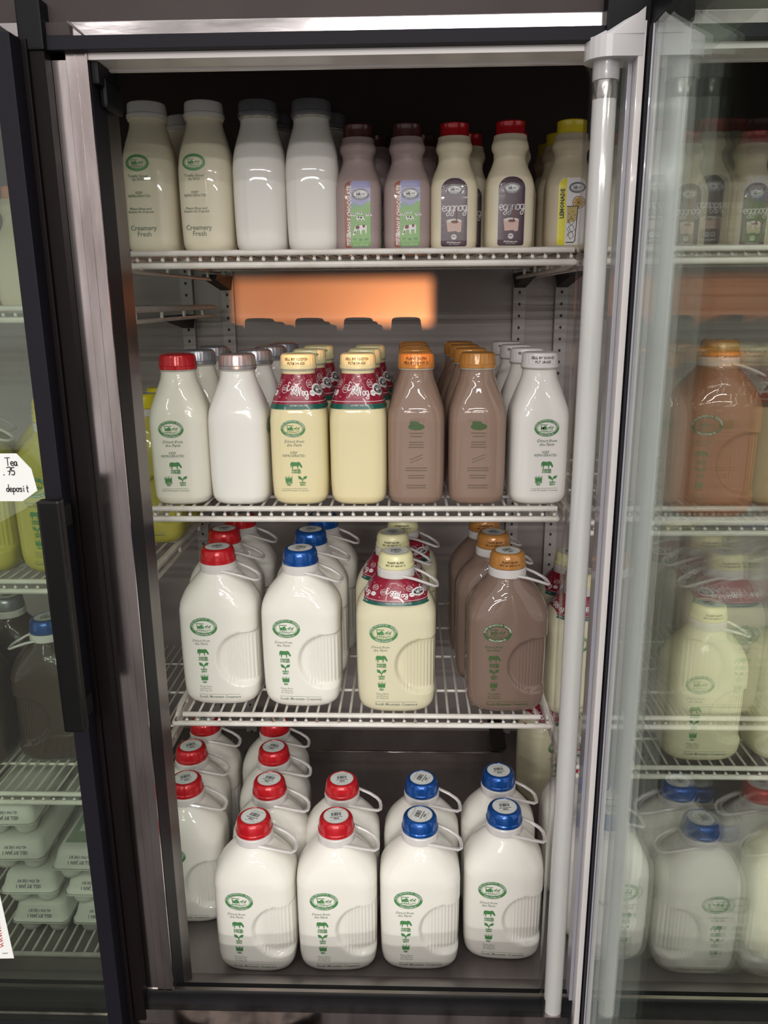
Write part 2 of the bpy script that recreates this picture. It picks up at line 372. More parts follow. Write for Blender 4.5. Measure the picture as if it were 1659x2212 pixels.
def cow(D, x, z, s, ink, layer=1):
    s *= .92
    q = lambda a, b: (x+a*s, z+b*s)
    q = lambda a, b: (x+a*s*1.25, z+b*s*.95)
    D.poly([q(-.52, .32), q(-.40, .42), q(.05, .36), q(.22, .44), q(.40, .34), q(.50, .10), q(.60, -.16), q(.56, -.30), q(.46, -.30), q(.40, -.14), q(.28, -.02), q(.22, -.10), q(.20, -.46), q(.13, -.46), q(.10, -.12), q(-.22, -.10), q(-.30, -.20), q(-.31, -.46), q(-.38, -.46), q(-.40, -.14), q(-.47, .0), q(-.49, -.30), q(-.53, -.30), q(-.56, .1)], ink, layer)
def grass(D, x, z, s, ink, layer=1):
    q = lambda a, b: (x+a*s, z+b*s)
    D.poly([q(-.45, -.4), q(.45, -.4), q(.5, .05), q(-.5, .05)], ink, layer)
    for a, b, c in ((-.45, -.55, .35), (-.3, -.35, .5), (-.12, -.1, .38), (.02, .1, .55), (.2, .3, .36), (.35, .55, .48)):
        D.poly([q(a-.07, 0), q(a+.09, 0), q(b, c)], ink, layer)
def leaves(D, x, z, s, ink, layer=1):
    q = lambda a, b: (x+a*s, z+b*s)
    D.poly([q(0, -.35), q(-.12, -.1), q(-.5, .0), q(-.58, .38), q(-.25, .32), q(-.03, .05)], ink, layer)
    D.poly([q(0, -.35), q(.12, -.05), q(.48, .02), q(.62, .36), q(.28, .34), q(.05, .1)], ink, layer)
    D.stroke([q(0, -.5), q(0, -.1)], s*.09, ink, layer)

# ------------------------------------------------------------------ bottles
def cubic(keys, z):
    """smooth interpolation of profile rows (z, a, b, n)"""
    for i in range(len(keys)-1):
        if z <= keys[i+1][0] or i == len(keys)-2:
            k0, k1 = keys[i], keys[i+1]; t = max(0, min(1, (z-k0[0])/(k1[0]-k0[0])))
            km, kp = keys[max(i-1, 0)], keys[min(i+2, len(keys)-1)]; out = []
            for j in (1, 2, 3):
                h = k1[0]-k0[0]
                d = (k1[j]-k0[j])/h
                def slope(a, b, c):
                    s1 = (b[j]-a[j])/max(b[0]-a[0], 1e-9); s2 = (c[j]-b[j])/max(c[0]-b[0], 1e-9)
                    return 0 if s1*s2 <= 0 else 2*s1*s2/(s1+s2)
                m0 = slope(km, k0, k1) if i > 0 else d; m1 = slope(k0, k1, kp) if i < len(keys)-2 else d
                t2, t3 = t*t, t*t*t
                out.append((2*t3-3*t2+1)*k0[j]+(t3-2*t2+t)*h*m0+(-2*t3+3*t2)*k1[j]+(t3-t2)*h*m1)
            return out
def body_mesh(keys, nz=48, na=72, disp=None):
    zs = []; zmax = keys[-1][0]
    zs = sorted(set([round(k[0], 5) for k in keys] + [round(zmax*i/nz, 5) for i in range(nz+1)]))
    vs = []; fs = []
    for z in zs:
        a, b, n = cubic(keys, z)
        for j in range(na):
            t = 2*PI*(j+.5)/na; c, s = math.cos(t), math.sin(t)
            r = (abs(c/a)**n+abs(s/b)**n)**(-1/n); p = [r*c, r*s, z]
            if disp: p = disp(p)
            vs.append(tuple(p))
    for i in range(len(zs)-1):
        for j in range(na): fs.append((i*na+j, i*na+(j+1) % na, (i+1)*na+(j+1) % na, (i+1)*na+j))
    fs.append(list(range(na))[::-1]); fs.append([(len(zs)-1)*na+j for j in range(na)])
    return vs, fs
def front_map(keys):
    def f(x, z, e):
        a, b, n = cubic(keys, z); q = max(0, 1-abs(x/a)**n)
        return (x, -(b*q**(1/n))-e, z)
    return f
def soft(x): x = max(0, min(1, x)); return x*x*(3-2*x)

K_SMALL = [(0, .033, .033, 3), (.004, .0365, .0365, 3), (.014, .039, .039, 3.4), (.05, .0400, .0400, 3.6), (.112, .0405, .0405, 3.4), (.135, .0390, .0390, 3), (.155, .0350, .0350, 2.5), (.172, .0300, .0300, 2.1), (.182, .0275, .0275, 2), (.192, .0270, .0270, 2)]
K_QUART = [(0, .039, .039, 3), (.004, .0435, .0435, 3.4), (.014, .0470, .0470, 4), (.05, .0482, .0482, 4.2), (.130, .0484, .0484, 4), (.148, .0470, .0470, 3.5), (.165, .0420, .0420, 3), (.183, .0355, .0355, 2.4), (.198, .0298, .0298, 2.05), (.207, .0280, .0280, 2), (.214, .0280, .0280, 2)]
K_PLAST = [(0, .030, .030, 3.5), (.005, .0328, .0328, 4), (.015, .0338, .0338, 4.5), (.088, .0340, .0340, 4.5), (.100, .0325, .0325, 3.6), (.111, .0292, .0292, 2.6), (.122, .0248, .0248, 2.1), (.131, .0226, .0226, 2), (.138, .0228, .0228, 2), (.1425, .0250, .0250, 2), (.147, .0262, .0262, 2), (.152, .0256, .0256, 2), (.157, .0238, .0238, 2), (.163, .0230, .0230, 2)]
K_JUG = [(0, .050, .034, 3), (.003, .055, .0385, 3.2), (.010, .0615, .0440, 3.6), (.020, .0650, .0472, 4), (.035, .0665, .0485, 4.2), (.10, .0675, .0490, 4.4), (.158, .0678, .0490, 4), (.170, .0668, .0485, 3.4), (.180, .0635, .0470, 2.9), (.192, .0570, .0445, 2.5), (.203, .0480, .0405, 2.2), (.212, .0395, .0355, 2.05), (.219, .0330, .0315, 2), (.226, .0300, .0300, 2), (.238, .0285, .0285, 2)]
def dimple(p):
    x, y, z = p; vc, rv, uc, ru = .084, .047, .046, .049
    dv = ((z-vc)/rv)**2; du = ((x-uc)/ru)**2 if x < uc else 0
    w = 1-dv-du
    if w > 0:
        s = soft(w*4.2); d = .0085*s*(1+.3*soft((x-.0)/.06))
        y += d if y < 0 else -d
        y = y if abs(y) > .002 else math.copysign(.002, y)
    return [x, y, z]
MAP_SMALL, MAP_QUART, MAP_PLAST, MAP_JUG = map(front_map, (K_SMALL, K_QUART, K_PLAST, K_JUG))

_shared = {}
def mesh_part(key, name, fn, parent, m):
    """one mesh per shape and material, reused by every copy"""
    k = (key, m.name)
    if k not in _shared:
        vs, fs = fn(); me = bpy.data.meshes.new(name); me.from_pydata(vs, [], fs); me.materials.append(m)
        for p in me.polygons: p.use_smooth = True
        me.update(); me.set_sharp_from_angle(angle=math.radians(50)); _shared[k] = me
    o = bpy.data.objects.new(name, _shared[k]); COL.objects.link(o); o.parent = parent; return o

def glass_cap(parent, z, r, h, m, text=None, ridged=True, name='cap'):
    b = MB(); g = .0007 if ridged else 0
    b.lathe([(r*1.0, z), (r*1.02, z+.0008), (r*1.02, z+h*.22), (r*.985, z+h*.26), (r*.975, z+h*.30, g), (r*.955, z+h*.80, g), (r*.92, z+h*.93), (r*.84, z+h*.99), (r*.80, z+h), (r*.76, z+h-.0006)], m, 96, ridge=4)
    c = b.build(name, parent)
    if text:
        D = Deco()
        for i, line in enumerate(text): D.text(line, 0, h*(.66-.27*i), h*.24, M['black_ink'], 1, bold=.00012)
        D.build('date_code', lambda u, v, e: ((r*.99+e)*math.sin(u/r), -(r*.99+e)*math.cos(u/r), z+v), c)
    return c
def neck_ring(parent, z, r, m):
    b = MB(); b.lathe([(r*.96, z-.004), (r*1.03, z-.003), (r*1.04, z-.001), (r*1.0, z+.0005)], m, 48); return b.build('neck_ring', parent)
def foot(parent, a, b_, n):
    b = MB(); vs = []; fs = []; na = 40
    for z, s in ((.0, .96), (.0, 1.06), (.0028, 1.09), (.0032, .9)):
        for j in range(na):
            t = 2*PI*j/na; c, q = math.cos(t), math.sin(t); r = (abs(c/a)**n+abs(q/b_)**n)**(-1/n)*s; vs.append((r*c, r*q, z))
    for i in range(3):
        for j in range(na): fs.append((i*na+j, i*na+(j+1) % na, (i+1)*na+(j+1) % na, (i+1)*na+j))
    fs.append(list(range(na))[::-1]); b.add(vs, fs, M['glass_foot'], True); return b.build('glass_foot', parent)

def deco_part(key, name, build, mapf, parent):
    k = ('deco', key)
    if k not in _shared:
        D = Deco(); build(D); o = D.build(name, mapf, parent); _shared[k] = o.data; return o
    o = bpy.data.objects.new(name, _shared[k]); COL.objects.link(o); o.parent = parent; return o

def small_bottle(milk, capm, printed=None, name='milk_bottle'):
    r = empty(name, (0, 0, 0)); r.scale = (.95, .95, .965)
    mesh_part('small', 'bottle_body', lambda: body_mesh(K_SMALL), r, milk)
    neck_ring(r, .191, .0285, milk if capm != M['cap_silver'] else M['glass_neck'])
    glass_cap(r, .191, .0300, .0225, capm, ridged=(capm == M['cap_silver']))
    if printed:
        x0 = -.010
        deco_part('slogo', 'farm_logo', lambda D: farm_logo(D, x0, .1265, .0178, M['green_lt'], M['green'], lettering=False), MAP_SMALL, r)
        def tx(D):
            D.text('Totally Green\nby 2015', x0, .106, .0054, M['grey_ink'], bold=.00008)
            D.text('KEEP\nREFRIGERATED', x0, .083, .0052, M['grey_ink'], bold=.00006)
            D.text('Please Rinse and\nReturn for Deposit', x0, .061, .0050, M['grey_ink'], shear=.2, bold=.0001)
        deco_part('stext', 'printed_text', tx, MAP_SMALL, r)
        def br(D):
            D.text('Creamery', x0+.002, .036, .0098, M['grey_ink'], res=2, bold=.00012); D.text('Fresh', x0+.003, .0275, .0098, M['grey_ink'], res=2, bold=.00012)
        deco_part('sbrand', 'brand_text', br, MAP_SMALL, r)
    return r

def quart(milk, capm, printed=True, collar=False, captext=None, faint=False, shift=0.0, name='milk_bottle'):
    r = empty(name, (0, 0, 0)); r.scale = (1, 1, .978); body = mesh_part('quart', 'bottle_body', lambda: body_mesh(K_QUART), r, milk)
    foot(r, .037, .037, 3); neck_ring(r, .214, .0290, M['glass_neck'])
    glass_cap(r, .213, .0302, .0235, capm, captext)
    x0 = shift; ink, ink2, pale = (M['green'], M['green_lt'], M['grey_ink']) if not faint else (M['choco_ink'], M['choco_ink2'], M['choco_ink2'])
    key = ('f' if faint else 'n', shift)
    if printed:
        deco_part(('qlogo', key), 'farm_logo', lambda D: farm_logo(D, x0, .1235, .0205, ink, ink2, lettering=not faint), MAP_QUART, r)
        def tx(D):
            D.text('Direct from\nthe Farm', x0+.001, .1005, .0068, pale, shear=.35, bold=.00008)
            D.text('KEEP\nREFRIGERATED', x0, .083, .0056, pale, bold=.00006)
        deco_part(('qtext', key), 'slogan_text', tx, MAP_QUART, r)
        def br(D):
            D.poly([(x0-.021, .0276), (x0+.021, .0276), (x0+.021, .0281), (x0-.021, .0281)], pale, 1)
            D.text('South Mountain Creamery', x0, .0247, .0042, pale)
        deco_part(('qbrand', key), 'brand_text', br, MAP_QUART, r)
        def ic(D): cow(D, x0+.003, .0655, .0150, ink); D.text('FARMER\nOWNED', x0+.003, .0555, .0042, ink, bold=.0002)
        deco_part(('qcow', key), 'cow_icon', ic, MAP_QUART, r)
        def ig(D): grass(D, x0-.010, .0435, .0120, ink); D.text('GRASS\nFED', x0-.010, .0355, .0042, ink, bold=.0002)
        deco_part(('qgrass', key), 'grass_icon', ig, MAP_QUART, r)
        def il(D): leaves(D, x0+.013, .0435, .0130, ink); D.text('NON\nGMO', x0+.013, .0355, .0042, ink, bold=.0002)
        deco_part(('qleaf', key), 'leaf_icon', il, MAP_QUART, r)
    elif faint:
        def fx(D):
            ink = M['choco_ink2']
            D.ell(x0, .126, .0135, .0055, M['choco_ink'], 1); D.poly([(x0-.012, .126), (x0-.010, .135), (x0+.004, .134), (x0+.006, .127)], M['choco_ink'], 1)
            for z, w in ((.115, .012), (.110, .010), (.101, .012), (.097, .012), (.093, .013), (.060, .018), (.056, .018), (.048, .014), (.044, .013), (.032, .017), (.028, .016)):
                D.poly([(x0-w, z), (x0+w, z), (x0+w, z+.0016), (x0-w, z+.0016)], ink, 1)
            D.stroke([(x0-.010, .074), (x0+.010, .082)], .0012, ink); D.stroke([(x0-.010, .069), (x0+.010, .077)], .0012, ink)
        deco_part(('qfaint', key), 'faint_print', fx, MAP_QUART, r)
    if collar:
        # slightly flared paper collar wrapped round the shoulder
        z0, z1 = .1535, .206
        def cm(u, v, e):   # u = angle*1, v = 0..1 height
            z = z0+(z1-z0)*v; a, b_, n = cubic(K_QUART, z); t = u; c, s = math.sin(t), -math.cos(t)
            rr = (abs(c/a)**n+abs(s/b_)**n)**(-1/n)+.0010+e+.0009*(1-v); return (rr*c, rr*s, z)
        b = MB(); n = 64; rows = 14; vs = [cm(2*PI*j/n, i/rows, 0) for i in range(rows+1) for j in range(n)]
        k = lambda i, j: i*n+j % n
        b.add(vs, [(k(i, j), k(i, j+1), k(i+1, j+1), k(i+1, j)) for i in range(2, rows) for j in range(n)], M['collar_red'], True)
        b.add(vs, [(k(i, j), k(i, j+1), k(i+1, j+1), k(i+1, j)) for i in range(2) for j in range(n)], M['collar_green'], True)
        co = b.build('paper_collar', r)
        collar_art(co, cm, .040, .052, 'q')
    return r
def collar_art(parent, cm, R, H, key):
    """print on the collar: u in metres round it at radius R, v in metres up its slope H"""
    def art(D):
        W_ = M['white_ink']
        D.stroke([(x/1000, .0105+.0008*math.cos(x/40)) for x in range(-118, 120, 4)], .0007, W_, 1)
        for X in (-.062, .002, .066, .128):
            D.ring(X, .029, .0125, .0125, .0006, M['collar_pink'], 1)
            D.script('Egg', X-.0185, .0275, .0125, .0014, W_, 3, adv=.42, slope=.03); D.script('Nog', X-.0005, .0200, .0125, .0014, W_, 3, adv=.42, slope=.03)
            D.text('QUART (946 ML)' if key == 'q' else 'HALF GALLON (1892 ML)', X+.002, .0055, .0034, W_, 2)
            D.ring(X+.0235, .037, .0062, .0062, .0006, W_, 1); D.text('NON\nGMO', X+.0235, .037, .0042, W_, 2)
            D.ell(X+.0245, .0235, .0045, .0045, W_, 1); D.text('FRESH', X+.0245, .0235, .0026, M['collar_red'], 2)
            D.ring(X-.0225, .030, .0058, .0062, .0006, W_, 1); D.text('FARM\nMADE', X-.0225, .030, .0034, W_, 2)
            for a, c in ((-.017, .017), (.012, .016), (-.012, .043), (.015, .045), (-.028, .018), (.033, .043), (.004, .0455)): D.ell(X+a, c, .0014, .0014, M['collar_pink'], 1, 8)
        for X in (.041, -.1): farm_logo(D, X, .028, .0135, W_, W_, M['black'], False, 2)
    D = Deco(); art(D)
    for it in range(len(D.items)):
        vs, fs, m, layer, L = D.items[it]; D.items[it] = ([(p[0], p[1]) for p in vs], fs, m, layer, .004 if L else None)
    if ('cart', key) not in _shared:
        o = D.build('collar_print', lambda u, v, e: cm(u/R, v/H, e), parent, eps=.00012, base=.0002); _shared[('cart', key)] = o.data
    else:
        o = bpy.data.objects.new('collar_print', _shared[('cart', key)]); COL.objects.link(o); o.parent = parent

def rrect_pts(x0, x1, z0, z1, r, top=None, n=6):
    top = r if top is None else top; P = []
    for cx, cz, rr, a in ((x1-r, z0+r, r, -PI/2), (x1-top, z1-top, top, 0), (x0+top, z1-top, top, PI/2), (x0+r, z0+r, r, PI)):
        for i in range(n+1): t = a+PI/2*i/n; P.append((cx+rr*math.cos(t), cz+rr*math.sin(t)))
    return P
def plastic(kind, name='drink_bottle'):
    r = empty(name, (0, 0, 0)); r.scale = (1, 1, .95)
    m, cm_ = {'choco': (M['pl_choco'], M['cap_brown']), 'egg': (M['pl_egg'], M['cap_red']), 'lemon': (M['pl_lemon'], M['cap_yellow']), 'tea': (M['pl_lemon'], M['cap_orange'])}[kind]
    mesh_part('plast', 'bottle_body', lambda: body_mesh(K_PLAST, 60), r, m)
    b = MB(); R, z, h = .0208, .162, .0195
    b.lathe([(R*1.06, z), (R*1.08, z+.0012), (R*1.0, z+.0018), (R*.98, z+.010, .0002), (R*.98, z+h*.9, .0002), (R*1.0, z+h*.93), (R*.98, z+h), (R*.9, z+h+.0002)], cm_, 80, ridge=2)
    cap_o = b.build('cap', r)
    t = MB(); t.box(-.003, .003, -.0008, .0008, -.016, 0, cm_, .0006); t.build('tear_tab', cap_o, (R*.98, -.006, z+.002), (0, .55, 0))
    def art(D):
        x0, x1, z0, z1 = -.0185, .0185, .006, .096
        if kind == 'choco':
            D.poly(rrect_pts(x0, x1, z0, z1+.004, .003, .010), M['lab_orange'], 1)
            D.poly([p for p in rrect_pts(x0+.0085, x1, z0, z1+.004, .0025, .004)], M['lab_sky'], 2)
            D.poly([(-.010, .066), (-.004, .070), (.004, .065), (.012, .069), (.0185, .066), (.0185, .05), (-.010, .05)], M['lab_hill2'], 3)
            D.poly([(-.010, .060), (-.002, .064), (.006, .063), (.013, .070), (.0185, .072), (.0185, .009), (.016, .0065), (-.008, .0065), (-.010, .009)], M['lab_hill'], 4)
            farm_logo(D, .0045, .0815, .0125, M['lab_logo'], M['lab_logo'], M['white_ink'], True, 6)
            D.text('WHOLE CHOCOLATE', -.0115, .058, .0082, M['white_ink'], 3, bold=.0003, rot=PI/2, sx=.88)
            D.text('GRASS FED\nCOW MILK', -.0130, .0175, .0038, M['white_ink'], 3, rot=PI/2, bold=.00015)
            for cx, cz, s in ((-.006, .052, .006), (.003, .0545, .006), (.004, .047, .009), (.0160, .052, .0065)):
                cow(D, cx, cz, s, M['white_ink'], 6); D.ell(cx+.001, cz+s*.15, s*.16, s*.12, M['black'], 7, 8); D.ell(cx-s*.3, cz+s*.2, s*.12, s*.12, M['black'], 7, 8)
            # grazing cow, brown and white
            q = lambda a, b_: (.004+a*.017, .0315+b_*.017)
            D.poly([q(-.45, .3), q(.4, .42), q(.52, .3), q(.5, -.35), q(.42, -.35), q(.36, 0), q(.1, -.05), q(.08, -.4), q(0, -.4), q(-.08, -.02), q(-.3, -.05), q(-.5, -.45), q(-.68, -.5), q(-.6, -.25)], M['white_ink'], 6)
            D.poly([q(-.4, .3), q(-.1, .35), q(-.08, .1), q(-.25, .02), q(-.42, .08)], M['lab_cowbrown'], 7); D.poly([q(.15, .39), q(.4, .41), q(.35, .18), q(.2, .15)], M['lab_cowbrown'], 7)
            D.poly([q(-.5, -.15), q(-.4, -.1), q(-.45, -.35), q(-.58, -.3)], M['lab_cowbrown'], 7)
            for i, f in enumerate((leaves, grass, cow)): f(D, -.0045+i*.0085, .0175, .0045, M['green'], 6)
            D.text('12oz (355ml)', .004, .0098, .0042, M['white_ink'], 6)
        elif kind in ('egg', 'tea'):
            D.poly(rrect_pts(x0-.0009, x1+.0009, z0-.0009, .1035, .004, .0175, 10), M['lab_rim'], 1)
            D.poly(rrect_pts(x0, x1, z0, .1025, .0035, .0168, 10), M['lab_dark'], 2)
            farm_logo(D, 0, .0865, .0115, M['lab_logo'], M['lab_logo'], M['white_ink'], True, 4)
            D.script('eggnog', -.0172, .0560, .0148, .0011, M['white_ink'], 3, adv=.395, slope=.02)
            q = lambda a, b_: (a*.001, .034+b_*.001)
            D.poly([q(-11, 9), q(11, 9), q(10, -7), q(6, -8), q(3, -6), q(-9, -7)], M['lab_drink'], 3); D.ell(0, .0425, .0105, .0028, M['lab_rim'], 4); D.ell(.001, .041, .0055, .002, M['lab_cowbrown'], 5)
            D.stroke([(.0035, .042), (.0030, .058)], .0016, M['lab_cowbrown'], 5)
            D.ell(0, .0195, .0040, .0040, M['white_ink'], 3); D.ring(0, .0195, .0034, .0034, .0004, M['lab_dark'], 4); cow(D, 0, .0197, .0032, M['lab_dark'], 4)
            D.text('SMCDairy.com', 0, .0118, .0032, M['white_ink'], 3, bold=.0001); D.text('12FL OZ (355)', 0, .0090, .0024, M['white_ink'], 3)
        else:
            D.poly(rrect_pts(x0, x1, z0, .100, .004, .010), M['white_ink'], 1)
            D.poly([(x0, z0+.004), (x0+.0012, z0+.0012), (x0+.004, z0), (x0+.0112, z0), (x0+.0112, .1002), (x0+.0085, .0995), (x0+.003, .096), (x0, .090)], M['lab_yellow'], 2)
            D.text('LEMONADE', -.0127, .064, .0078, M['black_ink'], 3, bold=.00035, rot=PI/2)
            farm_logo(D, .007, .086, .0115, M['lab_logo'], M['lab_logo'], None, False, 3)
            D.ell(.010, .0655, .0088, .0088, M['black'], 3); D.ell(.010, .0655, .0083, .0083, M['lab_lemon'], 4); D.ring(.010, .0655, .0075, .0075, .0006, M['white_ink'], 5)
            for i in range(8): D.stroke([(.010, .0655), (.010+.0072*math.cos(i*PI/4), .0655+.0072*math.sin(i*PI/4))], .0004, M['black'], 5)
            D.poly([(-.006, .060), (.0085, .060), (.0065, .012), (.004, .0098), (-.005, .0098)], M['lab_amber'], 4)
            D.poly([(-.0057, .036), (.0075, .040), (.0062, .012), (.004, .0105), (-.005, .0105)], M['white_ink'], 5)
            D.stroke([(-.006, .060), (.0090, .060), (.0068, .012), (.004, .0095), (-.0055, .0095)], .0009, M['black'], 6)
            for a in ((-.004, .040, .001, .044, .005, .038, .000, .034, -.004, .040), (-.003, .032, .003, .034, .006, .027, .001, .024, -.003, .032), (-.004, .022, .002, .025, .005, .018, .000, .014, -.004, .022), (-.005, .030, -.001, .022, -.005, .018)):
                D.stroke(list(zip(a[0::2], a[1::2])), .0006, M['black'], 6)
            for a, c in ((-.003, .050), (.002, .053), (.005, .048), (0, .046)): D.ell(a, c, .0005, .0008, M['black'], 6, 8)
    deco_part('lab_'+kind, 'front_label', art, MAP_PLAST, r)
    return r

def cap_sticker(parent, z, ang, key):
    def art(D):
        D.ell(0, 0, .0208, .0208, M['paper'], 1, 36); D.ring(0, 0, .0199, .0199, .0003, M['grey_ink'], 2)
        random.seed(3)
        x = -.0085
        while x < .0085:
            w = random.choice((.0004, .0007, .0011)); D.poly([(x, -.001), (x+w, -.001), (x+w, .0075), (x, .0075)], M['black_ink'], 2); x += w+random.choice((.0004, .0006, .0009))
        D.text('SOUTH MOUNTAIN CREAMERY', 0, .0125, .0019, M['black_ink'], 2); D.text('HALF GALLON', 0, .0100, .0017, M['black_ink'], 2)
        D.text('KEEP REFRIGERATED', 0, -.0045, .0023, M['black_ink'], 2, bold=.0001); D.text('MILK', 0, -.0085, .0042, M['black_ink'], 2, bold=.0002)
        D.text('FRESH FROM THE FARM', 0, -.0125, .0018, M['black_ink'], 2)
    c, s = math.cos(ang), math.sin(ang)
    return deco_part(('stick', z, round(ang, 3)), 'cap_sticker', art, lambda u, v, e: (u*c-v*s, u*s+v*c, z+e), parent)
def jug(milk, capm, printed=True, collar=False, ink='n', sticker=0.3, ring_tilt=.0, captext=None, name='milk_jug'):
    r = empty(name, (0, 0, 0)); r.scale = (.973, .985, 1.045)
    mesh_part('jug', 'jug_body', lambda: body_mesh(K_JUG, 80, 144, dimple), r, milk)
    if True: foot(r, .047, .031, 3)
    b = MB(); R, z, h = .0300, .236, .0235
    b.lathe([(R*.99, z), (R*1.02, z+.001), (R*1.02, z+.005), (R*.98, z+.0062), (R*.975, z+.010), (R*.965, z+h*.62), (R*.93, z+h*.80), (R*.87, z+h*.93), (R*.79, z+h*.995), (R*.74, z+h), (R*.73, z+h-.0006)], capm, 64)
    c = b.build('cap', r)
    cap_sticker(c, z+h-.0006, sticker, 's')
    if captext:
        D = Deco()
        for i, line in enumerate(captext): D.text(line, 0, h*(.50-.22*i), h*.19, M['black_ink'], 1, bold=.00012)
        D.build('date_code', lambda u, v, e: ((R*.985+e)*math.sin(u/R), -(R*.985+e)*math.cos(u/R), z+v), c)
    # carry ring: a band round the neck and a flat loop to one side
    b = MB(); b.lathe([(.0305, .2215), (.0315, .2225), (.0315, .2335), (.0300, .235), (.0285, .235)], M['ring'], 48)
    L_ = []
    for (x, y, q) in ((.012, -.0290, 0), (.030, -.0275, .004), (.050, -.0235, .011), (.063, -.0185, .017), (.0685, -.011, .0195), (.0695, 0, .020), (.0685, .011, .0195), (.063, .0185, .017), (.050, .0235, .011), (.030, .0275, .004), (.012, .0290, 0)):
        L_.append((x, y, .2265-q*(1+ring_tilt)))
    b.tube(L_, .0032, M['ring'], 8, flat=.75)
    b.build('carry_ring', r)
    if printed:
        x0 = -.024; a1, a2, a3 = {'n': (M['green'], M['green_lt'], M['grey_ink']), 'c': (M['choco_ink'], M['choco_ink2'], M['choco_ink'])}[ink]
        deco_part(('jlogo', ink), 'farm_logo', lambda D: farm_logo(D, x0+.004, .1405, .0236, a1, a2), MAP_JUG, r)
        def tx(D):
            D.text('Direct from\nthe Farm', x0-.002, .1145, .0062, a3, shear=.35, bold=.00005)
        deco_part(('jtext', ink), 'slogan_text', tx, MAP_JUG, r)
        def dp(D): D.text('Please Rinse\nand Return\nfor Deposit', x0+.001, .0340, .0044, a3, shear=.2)
        deco_part(('jdep', ink), 'deposit_text', dp, MAP_JUG, r)
        def br(D):
            D.poly([(x0-.012, .0232), (x0+.060, .0232), (x0+.060, .0237), (x0-.012, .0237)], a3, 1)
            D.text('South Mountain Creamery', x0+.0245, .0188, .0070, a3, bold=.0001, sx=.95)
        deco_part(('jbrand', ink), 'brand_text', br, MAP_JUG, r)
        def ic(D): cow(D, x0, .0975, .0150, a1); D.text('FARMER\nOWNED', x0, .0860, .0044, a1, bold=.0002)
        deco_part(('jcow', ink), 'cow_icon', ic, MAP_JUG, r)
        def il(D): leaves(D, x0, .0745, .0140, a1); D.text('NON\nGMO', x0, .0655, .0044, a1, bold=.0002)
        deco_part(('jleaf', ink), 'leaf_icon', il, MAP_JUG, r)
        def ig(D): grass(D, x0, .0535, .0125, a1); D.text('FED', x0, .0450, .0044, a1, bold=.0002)
        deco_part(('jgrass', ink), 'grass_icon', ig, MAP_JUG, r)
    if collar:
        z1, z0 = .2225, .186
        def cm(u, v, e):
            z = z0+(z1-z0)*v; q = 1-v; a, b_, n = .0315+.0270*q**.8, .0315+.0190*q**.8, 2+.5*q; c, s = math.sin(u), -math.cos(u)
            rr = (abs(c/a)**n+abs(s/b_)**n)**(-1/n)+e+.0015; return (rr*c, rr*s, z)
        b = MB(); n = 64; rows = 14; vs = [cm(2*PI*j/n, i/rows, 0) for i in range(rows+1) for j in range(n)]; k = lambda i, j: i*n+j % n
        b.add(vs, [(k(i, j), k(i, j+1), k(i+1, j+1), k(i+1, j)) for i in range(2, rows) for j in range(n)], M['collar_red'], True)
        b.add(vs, [(k(i, j), k(i, j+1), k(i+1, j+1), k(i+1, j)) for i in range(2) for j in range(n)], M['collar_green'], True)
        collar_art(b.build('paper_collar', r), cm, .046, .058, 'j')
    return r

# ------------------------------------------------------------------ the cooler cabinet
YF = .93           # front plane of the door frame
cab = empty('display_cooler', (0, 1.4, -1.3))
tag(cab, 'tall reach-in display cooler with stainless steel frame holding shelves of bottled milk', 'cooler')
def part(name, b, parent=cab, **k):
    o = b.build(name, parent, **k)
    if parent == cab: o.location = (-cab.location.x, -cab.location.y, -cab.location.z)
    return o
b = MB(); b.box(-1.6, 1.6, 1.86, 1.90, -1.3, .075, M['liner']); part('back_panel', b)
b = MB(); b.box(-1.6, 1.6, 1.86, 1.90, .075, .62, M['liner_shaded']); part('upper_back_panel', b)
b = MB(); b.box(-1.6, 1.6, .975, 1.9, .47, .62, M['liner_shaded']); part('inner_top', b)
b = MB(); b.box(-1.64, -1.6, .95, 1.9, -1.3, .62, M['liner']); b.box(1.6, 1.64, .95, 1.9, -1.3, .62, M['liner']); part('side_panel', b)
# bottom deck: a dull steel pan with raised back lip
b = MB(); b.box(-1.6, 1.6, 1.07, 1.86, -1.30, -1.0805, M['steel_dull']); part('bottom_deck', b)
b = MB(); b.box(-.40, .225, 1.075, 1.715, -1.0803, -1.0782, M['steel_dull'])
b.box(-.40, .225, 1.710, 1.716, -1.079, -1.054, M['steel_dull'])
b.tube([(-.40, 1.713, -1.054), (.225, 1.713, -1.054)], .0035, M['steel'], 8)
part('deck_pan', b)
# sill: slanting inner plate, black gasket line, steel strip, dark kick
b = MB(); b.add([(-1.6, 1.078, -1.080), (1.6, 1.078, -1.080), (1.6, .935, -.9625), (-1.6, .935, -.9625), (-1.6, 1.075, -1.12), (1.6, 1.075, -1.12), (1.6, .935, -1.0), (-1.6, .935, -1.0)],
      [(0, 1, 2, 3), (7, 6, 5, 4), (0, 4, 5, 1), (3, 2, 6, 7)], M['steel_dull']); part('sill_plate', b)
b = MB(); b.box(-1.6, 1.6, .9285, .934, -.9645, -.9605, M['tube_metal']); part('sill_edge', b)
b = MB(); b.box(-1.6, 1.6, .925, .945, -.983, -.9640, M['black']); part('sill_gasket', b)
b = MB(); b.box(-1.6, 1.6, .915, .945, -1.008, -.983, M['steel']); part('sill_strip', b)
b = MB(); b.box(-1.6, 1.6, .93, .944, -1.30, -1.008, M['outer_dark']); part('kick_panel', b)
